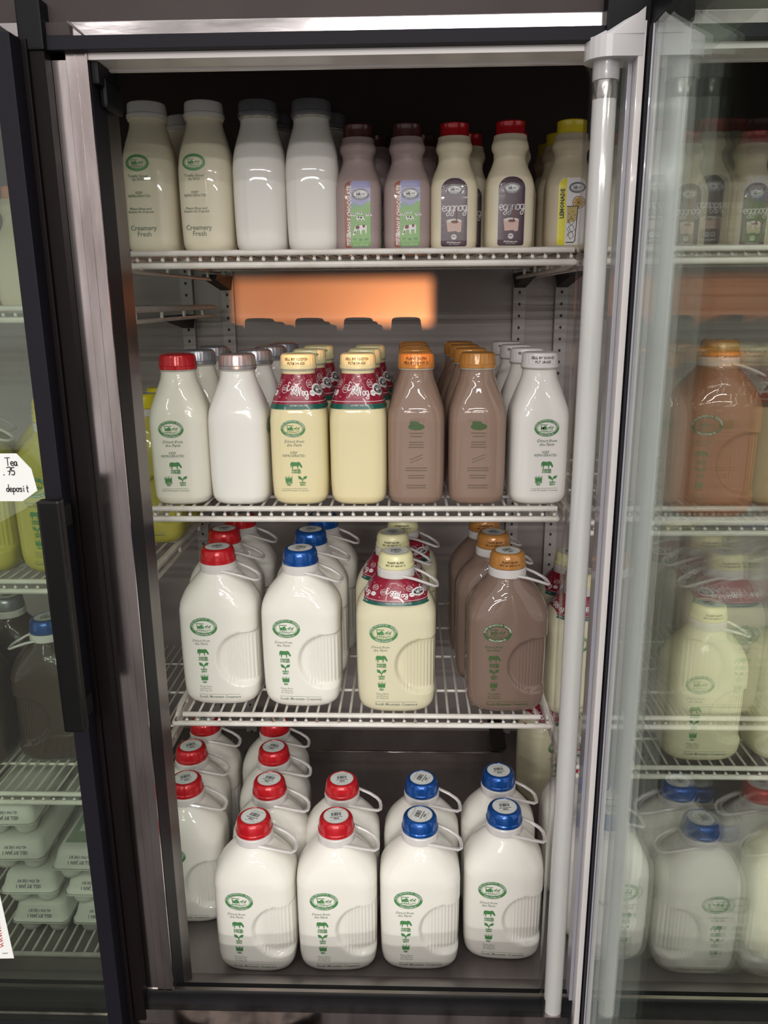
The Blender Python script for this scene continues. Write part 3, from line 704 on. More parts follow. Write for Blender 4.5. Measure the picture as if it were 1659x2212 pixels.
# header
b = MB(); b.box(-1.6, 1.6, .925, .975, .267, .2815, M['steel_bright'], .001); part('header_strip', b)
b = MB(); b.box(-1.6, 1.6, .918, .975, .2535, .267, M['black_soft'], .001); part('header_gasket', b)
b = MB(); b.box(-1.6, 1.6, .93, .975, .2470, .2535, M['white_trim']); b.box(-1.6, 1.6, .968, .975, .2450, .2535, M['white_trim']); part('header_underside', b)
b = MB(); b.box(-1.6, 1.6, .93, .975, .2815, .62, M['brown_panel']); part('header_panel', b)
# mullions between the bays (left one fully seen, right one behind the tube light)
def mullion(xa, xb, full):
    b = MB(); xm = xa+.42*(xb-xa)
    b.box(xa, xm-.0004, .93, .955, -.962, .2535, M['steel']); b.box(xm+.0004, xb-.0015, .9285, .955, -.962, .2535, M['steel'])
    b.box(xm+.010, xm+.0112, .9275, .93, -.962, .2535, M['steel']); b.box(xb-.0018, xb, .9265, .955, -.962, .2535, M['steel'])
    part('mullion_face', b)
    b = MB(); b.box(xb-.004, xb+.0006, .931, .972, -1.0, .2535, M['black_soft']); b.box(xa-.0006, xa+.004, .931, .972, -1.0, .2535, M['black_soft']); part('mullion_gasket', b)
    b = MB(); b.box(xb-.006, xb, .972, 1.012, -1.05, .30, M['steel_dark']); b.box(xa, xa+.006, .972, 1.012, -1.05, .30, M['steel_dark'])
    b.box(xa+.006, xb-.006, .955, 1.012, -1.05, .30, M['steel_dark'])
    b.box(xa-.002, xb+.002, .935, .960, -1.0, -.955, M['black'], .002); part('mullion_return', b)
mullion(-.380, -.339, True); mullion(.246, .287, False)
b = MB(); b.box(-.341, -.331, .935, 1.0, .225, .2535, M['black'], .003); b.box(-.337, -.329, .95, 1.0, .205, .235, M['black'], .004); part('corner_gasket', b)
for x0_, x1_, z0_, z1_ in ((-.403, -.377, .252, .300), (.199, .262, .2535, .345)):
    b = MB(); b.box(x0_, x1_, .910, .935, z0_, z1_, M['black'], .002); part('hinge_block', b)
b = MB(); b.tube([(-.352, .915, .279), (-.340, .922, .269)], .0012, M['steel'], 6); b.box(-.378, -.352, .920, .926, .2675, .280, M['brown_panel'], .001); part('hinge_pin', b)

# closed glass door of the bay on the left
def door_parts(root, w, handle_side):
    pass
dl = empty('left_door_pivot', (0, 0, 0)); dl.name = 'door'; dl.parent = cab; dl.location = (-cab.location.x, -cab.location.y, -cab.location.z)
YD0, YD1 = .885, .925
b = MB(); b.box(-.4205, -.4005, YD0, YD1, -1.03, .262, M['black_soft'], .001); b.box(-.4005, -.394, YD0+.022, YD1, -1.03, .262, M['brownblack'], .001)
b.box(-.394, -.3785, YD0+.028, YD1+.004, -1.0, .262, M['brownblack']); b.build('door_stile', dl)
b = MB(); b.box(-1.10, -.4205, YD0, YD1, .245, .275, M['black_soft'], .001); b.box(-1.10, -.4205, YD0, YD1, -1.045, -1.005, M['black_soft'], .001); b.build('door_rail', dl)
b = MB(); b.box(-1.10, -.4205, YD1-.012, YD1, -1.005, -.993, M['steel']); b.box(-1.10, -.401, YD0-.002, YD0+.002, -1.045, -1.03, M['steel'], .0005); b.build('door_trim', dl)
b = MB()
for y in (YD0+.010, YD0+.026): b.box(-1.10, -.420, y, y+.004, -1.008, .248, M['glass'])
b.build('glass_pane', dl)
b = MB(); hx = -.411
b.box(-.4140, -.3880, .848, .862, -.500, -.2135, M['black_gloss'], .003); b.box(-.4105, -.3915, .862, .887, -.490, -.465, M['black'], .002); b.box(-.4105, -.3915, .862, .887, -.25, -.225, M['black'], .002)
b.build('door_handle', dl)
# open door of the middle bay, swung out at a right angle on the right
do = empty('door', (-cab.location.x, -cab.location.y, -cab.location.z)); do.parent = cab
XD = .2415
b = MB(); b.box(XD, XD+.038, .895, .917, -1.03, .262, M['grey_trim'], .001); b.box(XD+.003, XD+.034, .885, .896, -1.02, .255, M['grey_trim']); b.build('door_stile', do)
b = MB(); b.box(XD, XD+.038, .27, .917, .262, .300, M['black'], .001); b.box(XD, XD+.038, .27, .917, -1.065, -1.03, M['black'], .001); b.box(XD, XD+.038, .255, .28, -1.065, .30, M['black'], .001); b.build('door_rail', do)
b = MB()
for x in (XD+.001, XD+.017): b.box(x, x+.004, .275, .897, -1.032, .264, M['glass'])
b.build('glass_pane', do)
b = MB(); b.box(XD-.0014, XD+.001, .897, .918, -1.03, .262, M['black_soft']); b.build('door_gasket', do)

# tube light on the right mullion
tl = empty('tube_light', (.205, .93, -.4)); tag(tl, 'vertical fluorescent tube light under clear lens, mounted beside the open glass door', 'light')
b = MB(); b.lathe([(.0126, -.585), (.0126, .60)], M['tube'], 24); b.build('tube', tl, (0, 0, 0))
b = MB()
for z0, z1 in ((.60, .618), (-.603, -.585)): b.lathe([(.0128, z0), (.0132, z0+.001), (.0132, z1-.001), (.0125, z1)], M['tube_metal'], 24)
b.build('tube_ferrule', tl)
b = MB(); b.lathe([(.0135, .618), (.0140, .622), (.0140, .641)], M['endcap'], 24); b.lathe([(.0135, -.622), (.0140, -.618), (.0135, -.603)], M['endcap'], 24); b.build('lamp_holder', tl)
b = MB(); n = 20; vs = []; fs = []
for z in (-.63, .655):
    for j in range(n+1): a = PI*(.5+1.0*j/n); vs.append((.0185*math.cos(a)*1.15+.001, .020*math.sin(a), z))
for z in (-.63, .655):
    for j in range(n+1): a = PI*(.5+1.0*j/n); vs.append((.0172*math.cos(a)*1.15+.001, .0187*math.sin(a), z))
k = n+1
for j in range(n): fs += [(j, j+1, k+j+1, k+j), (2*k+j, 3*k+j, 3*k+j+1, 2*k+j+1)]
b.add(vs, fs, M['lens'], True)
b.add([(.001, -.020, -.63), (.028, -.016, -.63), (.028, -.016, .655), (.001, -.020, .655), (.001, -.0188, -.63), (.028, -.0148, -.63), (.028, -.0148, .655), (.001, -.0188, .655)], [(0, 1, 2, 3), (7, 6, 5, 4), (0, 3, 7, 4), (1, 5, 6, 2)], M['lens'])
b.build('clear_lens', tl)
b = MB(); b.box(.0265, .0335, -.022, -.002, -.70, .668, M['white_trim'], .0008); b.build('spine', tl)
b = MB(); b.box(.0215, .0262, -.004, .02, -.66, .655, M['grey_trim'], .0008); b.build('back_channel', tl)
def endcap(z0, z1, sgn):
    b = MB(); out = []
    for j in range(13): a = PI*(.5+1.0*j/12); out.append((.0235*math.cos(a), .0235*math.sin(a)))
    out += [(.031, -.0225), (.031, .0225)]
    m_ = len(out); tent = [z1+ (.0 if p[0] < .004 else .022*min(1, (p[0]-.004)/.024))*sgn for p in out]
    vs = [(p[0], p[1], z0) for p in out]+[(p[0], p[1], t) for p, t in zip(out, tent)]
    b.add(vs, [list(range(m_))[::-1], list(range(m_, 2*m_))]+[(i, (i+1) % m_, m_+(i+1) % m_, m_+i) for i in range(m_)], M['endcap'])
    # sloping shoulder up to the spine
    b.add([(0, -.0235, z1), (.031, -.0235, z1), (.031, -.0235, z1+.024*sgn), (0, .0, z1), (.031, .0, z1), (.031, 0, z1+.024*sgn)], [(0, 1, 2), (5, 4, 3), (0, 2, 5, 3), (1, 4, 5, 2), (0, 3, 4, 1)], M['endcap'])
    return b.build('end_cap', tl)
endcap(.636, .656, 1); endcap(-.645, -.628, -1)

# uprights with slots on the back wall
def upright(x, label, y=1.852):
    r = empty('shelf_upright', (x, y, -1.1)); tag(r, label, 'shelf upright', 'slotted uprights on the back wall')
    b = MB(); b.box(-.014, .014, -.006, .006, 0, 1.35, M['upright'], .001); b.build('channel', r)
    b = MB()
    for i in range(52): b.lathe([(.0028, 0), (.0028, .0008)], M['slot'], 8)
    # turn the discs to face the room
    vs = []; 
    for i in range(52):
        z = .02+i*.0254
        for j in range(16): vs.append(b.v[i*16+j])
    b.v = [(v[0], -.0062-.0008*(1 if v[2] > 0 else 0), .02+(i//16)*.0254+v[1]*1.25) for i, v in enumerate(b.v)]
    b.build('slot_row', r)
    return r
upright(-.408, 'white slotted metal upright left of the orange light patch on back wall')
upright(-.500, 'white slotted metal upright nearest the left bay on the back wall')
upright(.245, 'white slotted metal upright at right of back wall, left one of the pair')
upright(.338, 'white slotted metal upright at right of back wall, right one of the pair')
def bracket(x, z, label, dx=0):
    b = MB(); b.add([(x-.017, 1.846, z), (x+.017, 1.846, z), (x+.017, 1.70, z), (x-.017, 1.70, z), (x-.012, 1.846, z-.03), (x+.012, 1.846, z-.03), (x+.012, 1.70, z-.010), (x-.012, 1.70, z-.010)],
        [(0, 1, 2, 3), (7, 6, 5, 4), (0, 4, 5, 1), (3, 2, 6, 7), (1, 5, 6, 2), (0, 3, 7, 4)], M['slot'])
    return tag(b.build('shelf_bracket'), label, 'bracket', 'black shelf brackets on the uprights')
bracket(-.41, .052, 'black bracket under the top shelf at the left upright')
bracket(-.50, -.030, 'black bracket under the end of the left bay shelf')
bracket(.245, .052, 'black bracket under the top shelf, on the left of the right-hand uprights')
bracket(.338, .052, 'black bracket under the top shelf, on the far right upright')
bracket(.215, -1.03, 'small black bracket low on the back wall behind the bottom jugs')

# ------------------------------------------------------------------ wire shelves
def wire_shelf(x0, x1, z, label, yf=1.190, yb=1.80, low=-.0165, inset=0.0, rusty=False, r1=.0042, r2=.0046, sides=True, gap_beads=True):
    r = empty('wire_shelf', ((x0+x1)/2, yf, z)); tag(r, label, 'shelf', 'white wire shelves in the cooler')
    w = (x1-x0)/2; W = M['wire']
    b = MB(); b.tube([(-w+inset, 0, -.001), (w-inset, 0, -.001)], r1, W, 10, flat=1.0); b.build('front_rail', r)
    b = MB(); b.tube([(-w, 0, low), (w, 0, low)], r2, W, 10); b.build('lower_rail', r)
    b = MB(); n = max(2, int(round((x1-x0)/.0185)))
    for i in range(n+1):
        x = -w+.004+(2*w-.008)*i/n
        b.tube([(x, yb-yf, -.0022), (x, .006, -.0022), (x, .001, -.006), (x, -.0005, (low-.003)/2-.002)], .0021, W, 6)
    b.build('wire_grid', r)
    b = MB()
    for y in (.10, .24, .38, .52): b.tube([(-w, y, -.0065), (w, y, -.0065)], .0026, W, 6)
    b.build('cross_bars', r)
    if gap_beads:
        b = MB(); mr_ = M['rust'] if rusty else W
        for i in range(n+1):
            x = -w+.004+(2*w-.008)*i/n; zc = (low)/2-.0012
            b.lathe([(.0012, -.0026), (.0024, -.0016), (.0029, 0), (.0024, .0016), (.0012, .0026)], mr_ if (rusty or i % 9 == 4) else W, 8, x, 0)
            for q in range(len(b.v)-40, len(b.v)): v = b.v[q]; b.v[q] = (v[0], v[1]*.8-.0022, v[2]+zc)
        b.build('wire_ends', r)
    if sides:
        for s in (-1, 1):
            b = MB()
            b.tube([(s*w, 0, low), (s*w, .02, low+.004), (s*w, .04, -.006), (s*w, yb-yf, -.006)], .0045, W, 8)
            b.tube([(s*w, .0, low), (s*w, .05, low-.006), (s*w, yb-yf, low-.006)], .0035, W, 8)
            for y in (.08, .22, .36, .50): b.tube([(s*w, y, low-.006), (s*w, y, -.006)], .003, W, 6)
            b.build('side_rail', r)
    return r
Z1, Z2, Z3, ZB = .0665, -.3105, -.6660, -1.0780
wire_shelf(-.411, .232, Z1, 'topmost white wire shelf in the middle bay, holding small cream and plastic bottles', low=-.0180)
wire_shelf(-.398, .226, Z2, 'second white wire shelf of the middle bay, under the row of quart glass bottles', low=-.0175)
wire_shelf(-.393, .232, Z3, 'third wire shelf of the middle bay with rusty wire ends, holding half gallon jugs', yf=1.193, low=-.0175, inset=.016, rusty=True)
ZL = [-.008, -.431, -.819, -1.161]
wire_shelf(-1.05, -.427, ZL[0], 'uppermost wire shelf in the left bay behind the closed glass door', low=-.0175)
wire_shelf(-1.05, -.427, ZL[1], 'wire shelf under the yellow tea jugs in the left bay', low=-.0175)
wire_shelf(-1.05, -.464, ZL[2], 'wire shelf above the egg cartons in the left bay', low=-.0175)
wire_shelf(-1.05, -.427, -1.078, 'lowest wire shelf in the left bay, under the egg cartons', yf=1.11, low=-.012, gap_beads=False, sides=False)
wire_shelf(.262, .90, -.333, 'middle wire shelf of the right bay seen through the open door glass', low=-.0175)
wire_shelf(.262, .90, -.756, 'lower wire shelf of the right bay, below the cream jug', low=-.0175)
wire_shelf(.262, .90, Z1, 'top wire shelf of the right bay seen through the open door glass', low=-.0175)

# ------------------------------------------------------------------ stock on the shelves
def row(proto, spots, labels, cat, group, rz=None, skip=()):
    for i, ((x, y, z), lab) in enumerate(zip(spots, labels)):
        o = proto if i == 0 else copy_tree(proto, None, skip if i else ())
        o.location = (x, y, z); o.rotation_euler = (0, 0, (rz[i] if rz else random.uniform(-.05, .05)))
        tag(o, lab, cat, group)
# --- top shelf
YT = 1.243
g = 'small glass bottles on the top shelf'
row(small_bottle(M['cream'], M['cap_white'], True), [(-.3755, YT, Z1), (-.345, YT+.090, Z1)],
    ['small white-capped glass cream bottle at the far left of the top shelf', 'white-capped cream bottle half hidden behind the two front cream bottles, top shelf'], 'bottle', g, [.03, 0])
row(small_bottle(M['cream'], M['cap_white'], True), [(-.2935, YT, Z1)], ['second white-capped cream bottle from the left, front of top shelf'], 'bottle', g, [-.02])
row(small_bottle(M['milk_plain'], M['cap_silver']), [(-.2155, YT, Z1), (-.205, YT+.09, Z1), (-.200, YT+.18, Z1)],
    ['unprinted glass milk bottle with dark silver cap, left of two on the top shelf', 'silver-capped bottle behind the left plain milk bottle on top shelf', 'rearmost silver-capped bottle behind the left plain milk bottle on top shelf'], 'bottle', g, [.0, .0, 0])
row(small_bottle(M['milk_plain'], M['cap_silver']), [(-.1395, YT, Z1), (-.125, YT+.09, Z1), (-.117, YT+.18, Z1)],
    ['unprinted glass milk bottle with silver cap beside the first chocolate bottle, top shelf', 'silver-capped bottle behind the right plain milk bottle on top shelf', 'rearmost silver-capped bottle behind the right plain milk bottle on top shelf'], 'bottle', g, [-.0, .0, 0])
g = 'small plastic bottles on the top shelf'
for xs, nm in ((-.0735, 'left'), (-.0030, 'right')):
    row(plastic('choco'), [(xs, YT, Z1), (xs+.023, YT+.080, Z1), (xs+.024, YT+.160, Z1)],
        [f'plastic whole chocolate milk bottle with brown cap, {nm} of the front pair', f'brown-capped plastic bottle just behind the {nm} chocolate milk bottle', f'brown-capped plastic bottle at the back of the {nm} chocolate milk column'], 'bottle', g, [.0, .02, .01])
row(plastic('egg'), [(.0645, YT, Z1), (.090, YT+.080, Z1), (.092, YT+.160, Z1)],
    ['red-capped plastic eggnog bottle beside the chocolate milk, front of top shelf', 'red-capped plastic bottle behind the left eggnog bottle', 'red-capped plastic bottle at the back of the left eggnog column'], 'bottle', g, [-.02, .02, .01])
row(plastic('egg'), [(.1430, YT-.008, Z1), (.159, YT+.080, Z1), (.161, YT+.160, Z1)],
    ['red-capped plastic eggnog bottle beside the lemonade, front of top shelf', 'red-capped plastic bottle behind the right eggnog bottle', 'red-capped plastic bottle at the back of the right eggnog column'], 'bottle', g, [.02, .02, .01])
row(plastic('lemon'), [(.2290, YT-.008, Z1), (.2290, YT+.085, Z1), (.2300, YT+.17, Z1)],
    ['yellow-capped plastic lemonade bottle half hidden by the tube light', 'yellow-capped lemonade bottle second in the column at right of top shelf', 'yellow-capped lemonade bottle third in the column at right of top shelf'], 'bottle', g, [-.05, .0, .0])
# --- second shelf: quarts
YQ = 1.25; dq = .105
g = 'quart glass bottles on the second shelf'
def quarts(proto, x, px, n, what, rz, wd=.925):
    rz = [v*.12 for v in rz]
    sp_ = [(x + px*k, YQ+dq*k, Z2) for k in range(n)]
    pos = ['front of', 'second in', 'third in', 'fourth in', 'fifth in']
    proto.scale = (wd, wd, .978)
    row(proto, sp_, [f'{what}, {pos[k]} its column, second shelf' for k in range(n)], 'bottle', g, rz[:n])
quarts(quart(M['milk'], M['cap_red'], shift=-.008), -.3595, .01, 1, 'red-capped quart glass milk bottle', [.5], .95)
quarts(quart(M['milk'], M['cap_silver'], printed=False), -.356, .008, 1, 'x', [.1])
for o in list(COL.objects):
    if o.get('label', '').startswith('x, '): o.location = (-.353, YQ+dq, Z2); o['label'] = 'grey-capped quart milk bottle directly behind the red-capped quart'; base_g = o
o = copy_tree(base_g); o.location = (-.352, YQ+2*dq, Z2); tag(o, 'grey-capped quart milk bottle third back behind the red-capped quart', 'bottle', g)
pq = quart(M['milk_plain'], M['cap_silver'], printed=False); 
deco_part(('qlogoside', 1), 'farm_logo', lambda D: farm_logo(D, -.002, .1235, .0205, M['green'], M['green_lt']), lambda x, z, e: (lambda p: (-p[1], p[0], p[2]))(MAP_QUART(x, z, e)), pq)
quarts(pq, -.2665, .0085, 4, 'silver-capped unprinted quart milk bottle', [-.1, .05, 0, .1], .955)
ct = ('SELL BY 12/27/20', 'PLT# 24-625')
quarts(quart(M['eggnog'], M['cap_cream'], collar=True, captext=ct, shift=-.006), -.1715, .0045, 3, 'cream-capped quart with red Egg Nog collar and farm print', [.02, .25, .3])
quarts(quart(M['eggnog'], M['cap_cream'], printed=False, collar=True, captext=ct), -.0790, .0045, 3, 'cream-capped unprinted quart with red Egg Nog collar', [.0, .25, .3])
quarts(quart(M['choco'], M['cap_amber'], printed=False, faint=True, captext=('PLANT 42-700', 'SELL BY JAN 01 21')), .011, -.001, 4, 'left column chocolate milk quart with amber cap', [-.02, .1, .2, 0])
quarts(quart(M['choco'], M['cap_amber'], printed=False, faint=True, shift=.0001), .105, -.0035, 4, 'right column chocolate milk quart with amber cap', [.05, .1, .2, 0])
quarts(quart(M['milk_plain'], M['cap_white'], captext=('SELL BY 01/01/21', 'PLT 24-625'), shift=.006), .200, -.005, 4, 'white-capped quart glass milk bottle', [.4, .0, .1, .1])
# --- third shelf: half gallon jugs
H = .262
g = 'half gallon jugs on the third shelf'
def place(proto, spots, z, labels, group, rz, cat='jug', skip=()):
    k = .957 if z == ZB else 1
    row(proto, [(x*k+(-.001 if z == ZB else 0), y*k, z) for x, y in spots], labels, cat, group, rz, skip)
L3 = lambda what: [f'{what}, front of the third shelf', f'{what}, second back on the third shelf', f'{what}, third back on the third shelf']
place(jug(M['jug_milk'], M['cap_red'], sticker=.4), [(-.319, 1.262), (-.332, 1.370), (-.325, 1.476)], Z3, L3('red-capped half gallon milk jug'), g, [.0, .03, .0])
place(jug(M['jug_milk'], M['cap_blue'], sticker=-.3), [(-.180, 1.256), (-.176, 1.366), (-.165, 1.472)], Z3, L3('blue-capped half gallon milk jug'), g, [-.03, .03, -.03])
jt = ('PLANT 42-700', 'SELL BY JAN 01 21')
place(jug(M['jug_eggnog'], M['cap_cream'], collar=True, sticker=.2, captext=jt, ring_tilt=.1), [(-.0215, 1.240), (-.029, 1.350), (-.012, 1.455)], Z3, L3('cream-capped half gallon eggnog jug with red collar'), g, [.0, -.04, -.03])
place(jug(M['jug_choco'], M['cap_amber'], sticker=.5, ink='c', captext=jt), [(.160, 1.243), (.148, 1.350), (.142, 1.455)], Z3, L3('amber-capped half gallon chocolate milk jug'), g, [.03, .0, .02])
# --- bottom deck
g = 'half gallon milk jugs on the bottom deck'
PB = jug(M['jug_milk'], M['cap_red'], sticker=-.35)
place(PB, [(-.262, 1.168), (-.254, 1.277), (-.264, 1.386), (-.280, 1.492)], ZB,
      ['red-capped milk jug at front left of the bottom deck', 'red-capped milk jug second back in the second column from left, bottom deck', 'red-capped milk jug third back in the second column, bottom deck', 'red-capped milk jug fourth back in the second column, bottom deck'], g, [-.03, .0, .03, .02])
place(jug(M['jug_milk'], M['cap_red'], sticker=.12), [(-.1225, 1.172), (-.1215, 1.280)], ZB, ['red-capped milk jug second from left at the front of the bottom deck', 'red-capped milk jug alone behind the second front jug of bottom deck'], g, [.03, .04])
place(jug(M['jug_milk'], M['cap_blue'], sticker=1.2), [(.0195, 1.178), (.024, 1.285)], ZB, ['blue-capped milk jug beside the red-capped ones, front of bottom deck', 'blue-capped milk jug behind the left front blue-capped jug, bottom deck'], g, [.01, -.03])
place(jug(M['jug_milk'], M['cap_blue'], sticker=.15), [(.1650, 1.203), (.1665, 1.312)], ZB, ['blue-capped milk jug at front right beside the tube light, bottom deck', 'blue-capped milk jug behind the rightmost front jug of bottom deck'], g, [-.04, -.04])
place(jug(M['jug_milk'], M['cap_red'], sticker=.5), [(-.4080, 1.278), (-.4270, 1.387), (-.4260, 1.492)], ZB, ['red-capped milk jug half hidden by the left frame, bottom deck', 'red-capped milk jug second back in the leftmost column, bottom deck', 'red-capped milk jug third back in the leftmost column, bottom deck'], g, [.02, .03, .03])
# --- right end, back: jugs of the next bay seen past the column
g = 'jugs of the right bay seen behind the tube light'
place(jug(M['jug_eggnog'], M['cap_cream'], collar=True, sticker=.3), [(.300, 1.53)], -1.04, ['eggnog jug with dark red collar at the back right above bottom deck'], g, [.5])
place(jug(M['jug_milk'], M['cap_red'], sticker=.3), [(.345, 1.245), (.325, 1.36)], ZB, ['white milk jug low in the right bay behind the tube light', 'white milk jug behind another low in the right bay'], g, [0, 0])
place(jug(M['jug_eggnog'], M['cap_cream'], collar=True, sticker=.3), [(.315, 1.40), (.318, 1.52)], -.756, ['eggnog jug with red collar at the right behind the chocolate jugs', 'rearmost eggnog jug with red collar at the right'], g, [.2, .1])
# --- right bay through the open door
g = 'jugs of the right bay seen through the door glass'
place(jug(M['jug_eggnog'], M['cap_cream'], sticker=.2, captext=jt), [(.492, 1.245), (.64, 1.25)], -.756, ['cream-capped jug on the lower shelf of the right bay, seen through glass', 'second cream-capped jug in the right bay, at the picture edge'], g, [.0, .1])
place(jug(M['jug_orange'], M['cap_amber'], sticker=.2, ink='c'), [(.470, 1.25), (.615, 1.26)], -.333, ['brown orange jug on the middle shelf of the right bay, seen through glass', 'second brown orange jug in the right bay, at the picture edge'], g, [-.1, .1])
place(jug(M['jug_eggnog'], M['cap_yellow'], sticker=.2), [(.66, 1.21)], ZB, ['pale yellow jug at the far right bottom, seen through glass'], g, [0])

# --- left bay behind its glass door
g = 'yellow tea jugs in the left bay'
place(jug(M['jug_yellow'], M['cap_yellow'], printed=True, sticker=.4), [(-.572, 1.262), (-.712, 1.262), (-.625, 1.372), (-.762, 1.372), (-.479, 1.43), (-.479, 1.54)], ZL[1],
      ['yellow tea jug at the front behind the Tea price sign', 'yellow tea jug at the picture edge behind the Tea price sign', 'yellow tea jug second back in the left bay', 'yellow tea jug second back at the picture edge, left bay', 'yellow jug just behind the left frame, partly hidden by the red-capped quart', 'yellow jug furthest back behind the left frame'], g, [0]*6)
g = 'dark tea jugs in the left bay'
place(jug(M['jug_tea'], M['cap_blue'], sticker=.3, ink='c'), [(-.655, 1.325)], ZL[2], ['dark tea jug with blue cap and carry ring turned left, left bay'], g, [PI+.1])
place(jug(M['jug_tea'], M['cap_silver'], sticker=.3, ink='c', printed=False), [(-.795, 1.30), (-.640, 1.435), (-.780, 1.435)], ZL[2], ['dark tea jug with grey cap at the picture edge, left bay', 'dark tea jug with grey cap behind the blue-capped one, left bay', 'dark tea jug with grey cap, rear row at the picture edge, left bay'], g, [PI, PI, PI])
for nm, (x, y), lab in (('a', (-.585, 1.255), 'frosted plastic bottle on the uppermost shelf of the left bay'), ('b', (-.66, 1.26), 'frosted plastic bottle at the picture edge, top of left bay')):
    o = plastic('tea'); o.location = (x, y, ZL[0]); tag(o, lab, 'bottle', 'plastic bottles in the left bay')
    o.rotation_euler = (0, 0, PI)

# reused in the right bay top shelf: plastic eggnog bottles
for x, lab in ((.33, 'left eggnog bottle on the top shelf of the right bay'), (.42, 'second eggnog bottle on the top shelf of the right bay'), (.52, 'third eggnog bottle on the top shelf of the right bay')):
    o = plastic('egg'); o.location = (x, 1.33, Z1); tag(o, lab, 'bottle', 'plastic bottles in the right bay')

# egg cartons: foam lid over a tray of cups
def egg_carton():
    r = empty('egg_carton', (0, 0, 0)); r.scale = (1, 1, .94); hw, L_, hl = .047, .28, .0
    b = MB()
    def ringp(hx, y0, y1, z, rr):
        P = []
        for cx, cy, a in ((hx-rr, y0+rr, -PI/2), (hx-rr, y1-rr, 0), (-hx+rr, y1-rr, PI/2), (-hx+rr, y0+rr, PI)):
            for i in range(5): t = a+PI/2*i/4; P.append((cx+rr*math.cos(t), cy+rr*math.sin(t), z))
        return P
    rows = [ringp(.050, 0, .30, .030, .012), ringp(.050, 0, .30, .033, .012), ringp(.0475, .003, .297, .035, .012), ringp(.043, .010, .290, .056, .014), ringp(.038, .016, .284, .0605, .014), ringp(.030, .024, .276, .0615, .014)]
    vs = [p for q in rows for p in q]; n = 20
    b.add(vs, [(i*n+j, i*n+(j+1) % n, (i+1)*n+(j+1) % n, (i+1)*n+j) for i in range(5) for j in range(n)]+[[5*n+j for j in range(n)], list(range(n))[::-1]], M['foam'], True)
    lid = b.build('lid', r, sharp=60)
    D = Deco(); D.text('SELL BY JAN 1', 0, .0405, .0085, M['foam_ink'], 1, bold=.0002, rot=PI, sx=.85); D.text('42-700 USE BY', 0, .0500, .0070, M['foam_ink'], 1, bold=.0001, rot=PI, sx=.9)
    D.build('date_print', lambda u, v, e: (u, .003+.0065*(v-.035)/.021-e-.0004, v), lid)
    b = MB()
    for i in range(6):
        for s in (-1, 1):
            b.lathe([(.012, 0), (.017, .002), (.0205, .012), (.0232, .0295)], M['foam'], 14, s*.0245, .0275+i*.049)
    rows = [ringp(.049, .001, .299, .0265, .012), ringp(.051, -.001, .301, .0275, .012), ringp(.051, -.001, .301, .030, .012)]
    vs = [p for q in rows for p in q]; b.add(vs, [(i*n+j, i*n+(j+1) % n, (i+1)*n+(j+1) % n, (i+1)*n+j) for i in range(2) for j in range(n)]+[list(range(n))[::-1]], M['foam'], True)
    b.build('cup_tray', r, sharp=60)
    return r
ec = egg_carton(); g = 'white foam egg cartons in the left bay'
ZE = -1.078
spots = [(-.648, 1.150, 0, .0), (-.662, 1.153, 1, .02), (-.684, 1.165, 2, .03), (-.700, 1.18, 3, .04), (-.540, 1.150, 0, .0), (-.547, 1.150, 1, .0), (-.560, 1.142, 2, .0)]
labs = ['foam egg carton, bottom of the left stack', 'foam egg carton, second from bottom of the left stack', 'foam egg carton, third from bottom of the left stack', 'foam egg carton, topmost of the left stack',
        'foam egg carton, bottom of the right stack beside the door frame', 'foam egg carton, middle of the right stack', 'foam egg carton with green printed label on top of the right stack']
last = None
for i, ((x, y, k, a), lab) in enumerate(zip(spots, labs)):
    o = ec if i == 0 else copy_tree(ec)
    o.location = (x, y, ZE+k*.0583); o.rotation_euler = (0, 0, a); tag(o, lab, 'egg carton', g); last = o
D = Deco(); D.poly([(-.034, .03), (.034, .03), (.034, .27), (-.034, .27)], M['carton_label'], 1, .05); D.poly([(-.022, .06), (.022, .06), (.022, .22), (-.022, .22)], M['foam'], 2, .05); D.text('FARM FRESH EGGS', -.029, .14, .009, M['green'], 3, rot=PI/2)
D.build('lid_label', lambda u, v, e: (u, v, .0617+e), last)

# pale green translucent sheet hanging on the outer side of the open door's glass
gm = bpy.data.materials.new('pale green film'); gm.use_nodes = True; _N = gm.node_tree.nodes; _L = gm.node_tree.links
_d = _N['Principled BSDF']; _d.inputs['Base Color'].default_value = (.42, .50, .33, 1); _d.inputs['Roughness'].default_value = .6
_t = _N.new('ShaderNodeBsdfTransparent'); _m = _N.new('ShaderNodeMixShader'); _m.inputs[0].default_value = .35
_L.new(_t.outputs[0], _m.inputs[1]); _L.new(_d.outputs[0], _m.inputs[2]); _L.new(_m.outputs[0], _N['Material Output'].inputs[0])
b = MB(); b.box(.2635, .2642, .61, .84, .2080, .262, gm)
tag(b.build('plastic_sheet'), 'pale green translucent sheet on the top of the open door glass', 'sheet')
# paper signs taped on the left door
def sign(name, pts, z0, x0, label, art):
    r = empty(name, (x0, .8845, z0)); tag(r, label, 'sign')
    b = MB(); n = len(pts); vs = [(p[0], -.0006, p[1]) for p in pts]+[(p[0], 0, p[1]) for p in pts]
    b.add(vs, [list(range(n)), list(range(n, 2*n))[::-1]]+[(i, n+i, n+(i+1) % n, (i+1) % n) for i in range(n)], M['paper']); b.build('paper', r)
    D = Deco(); art(D); D.build('lettering', lambda u, v, e: (u, -.0006-e, v), r)
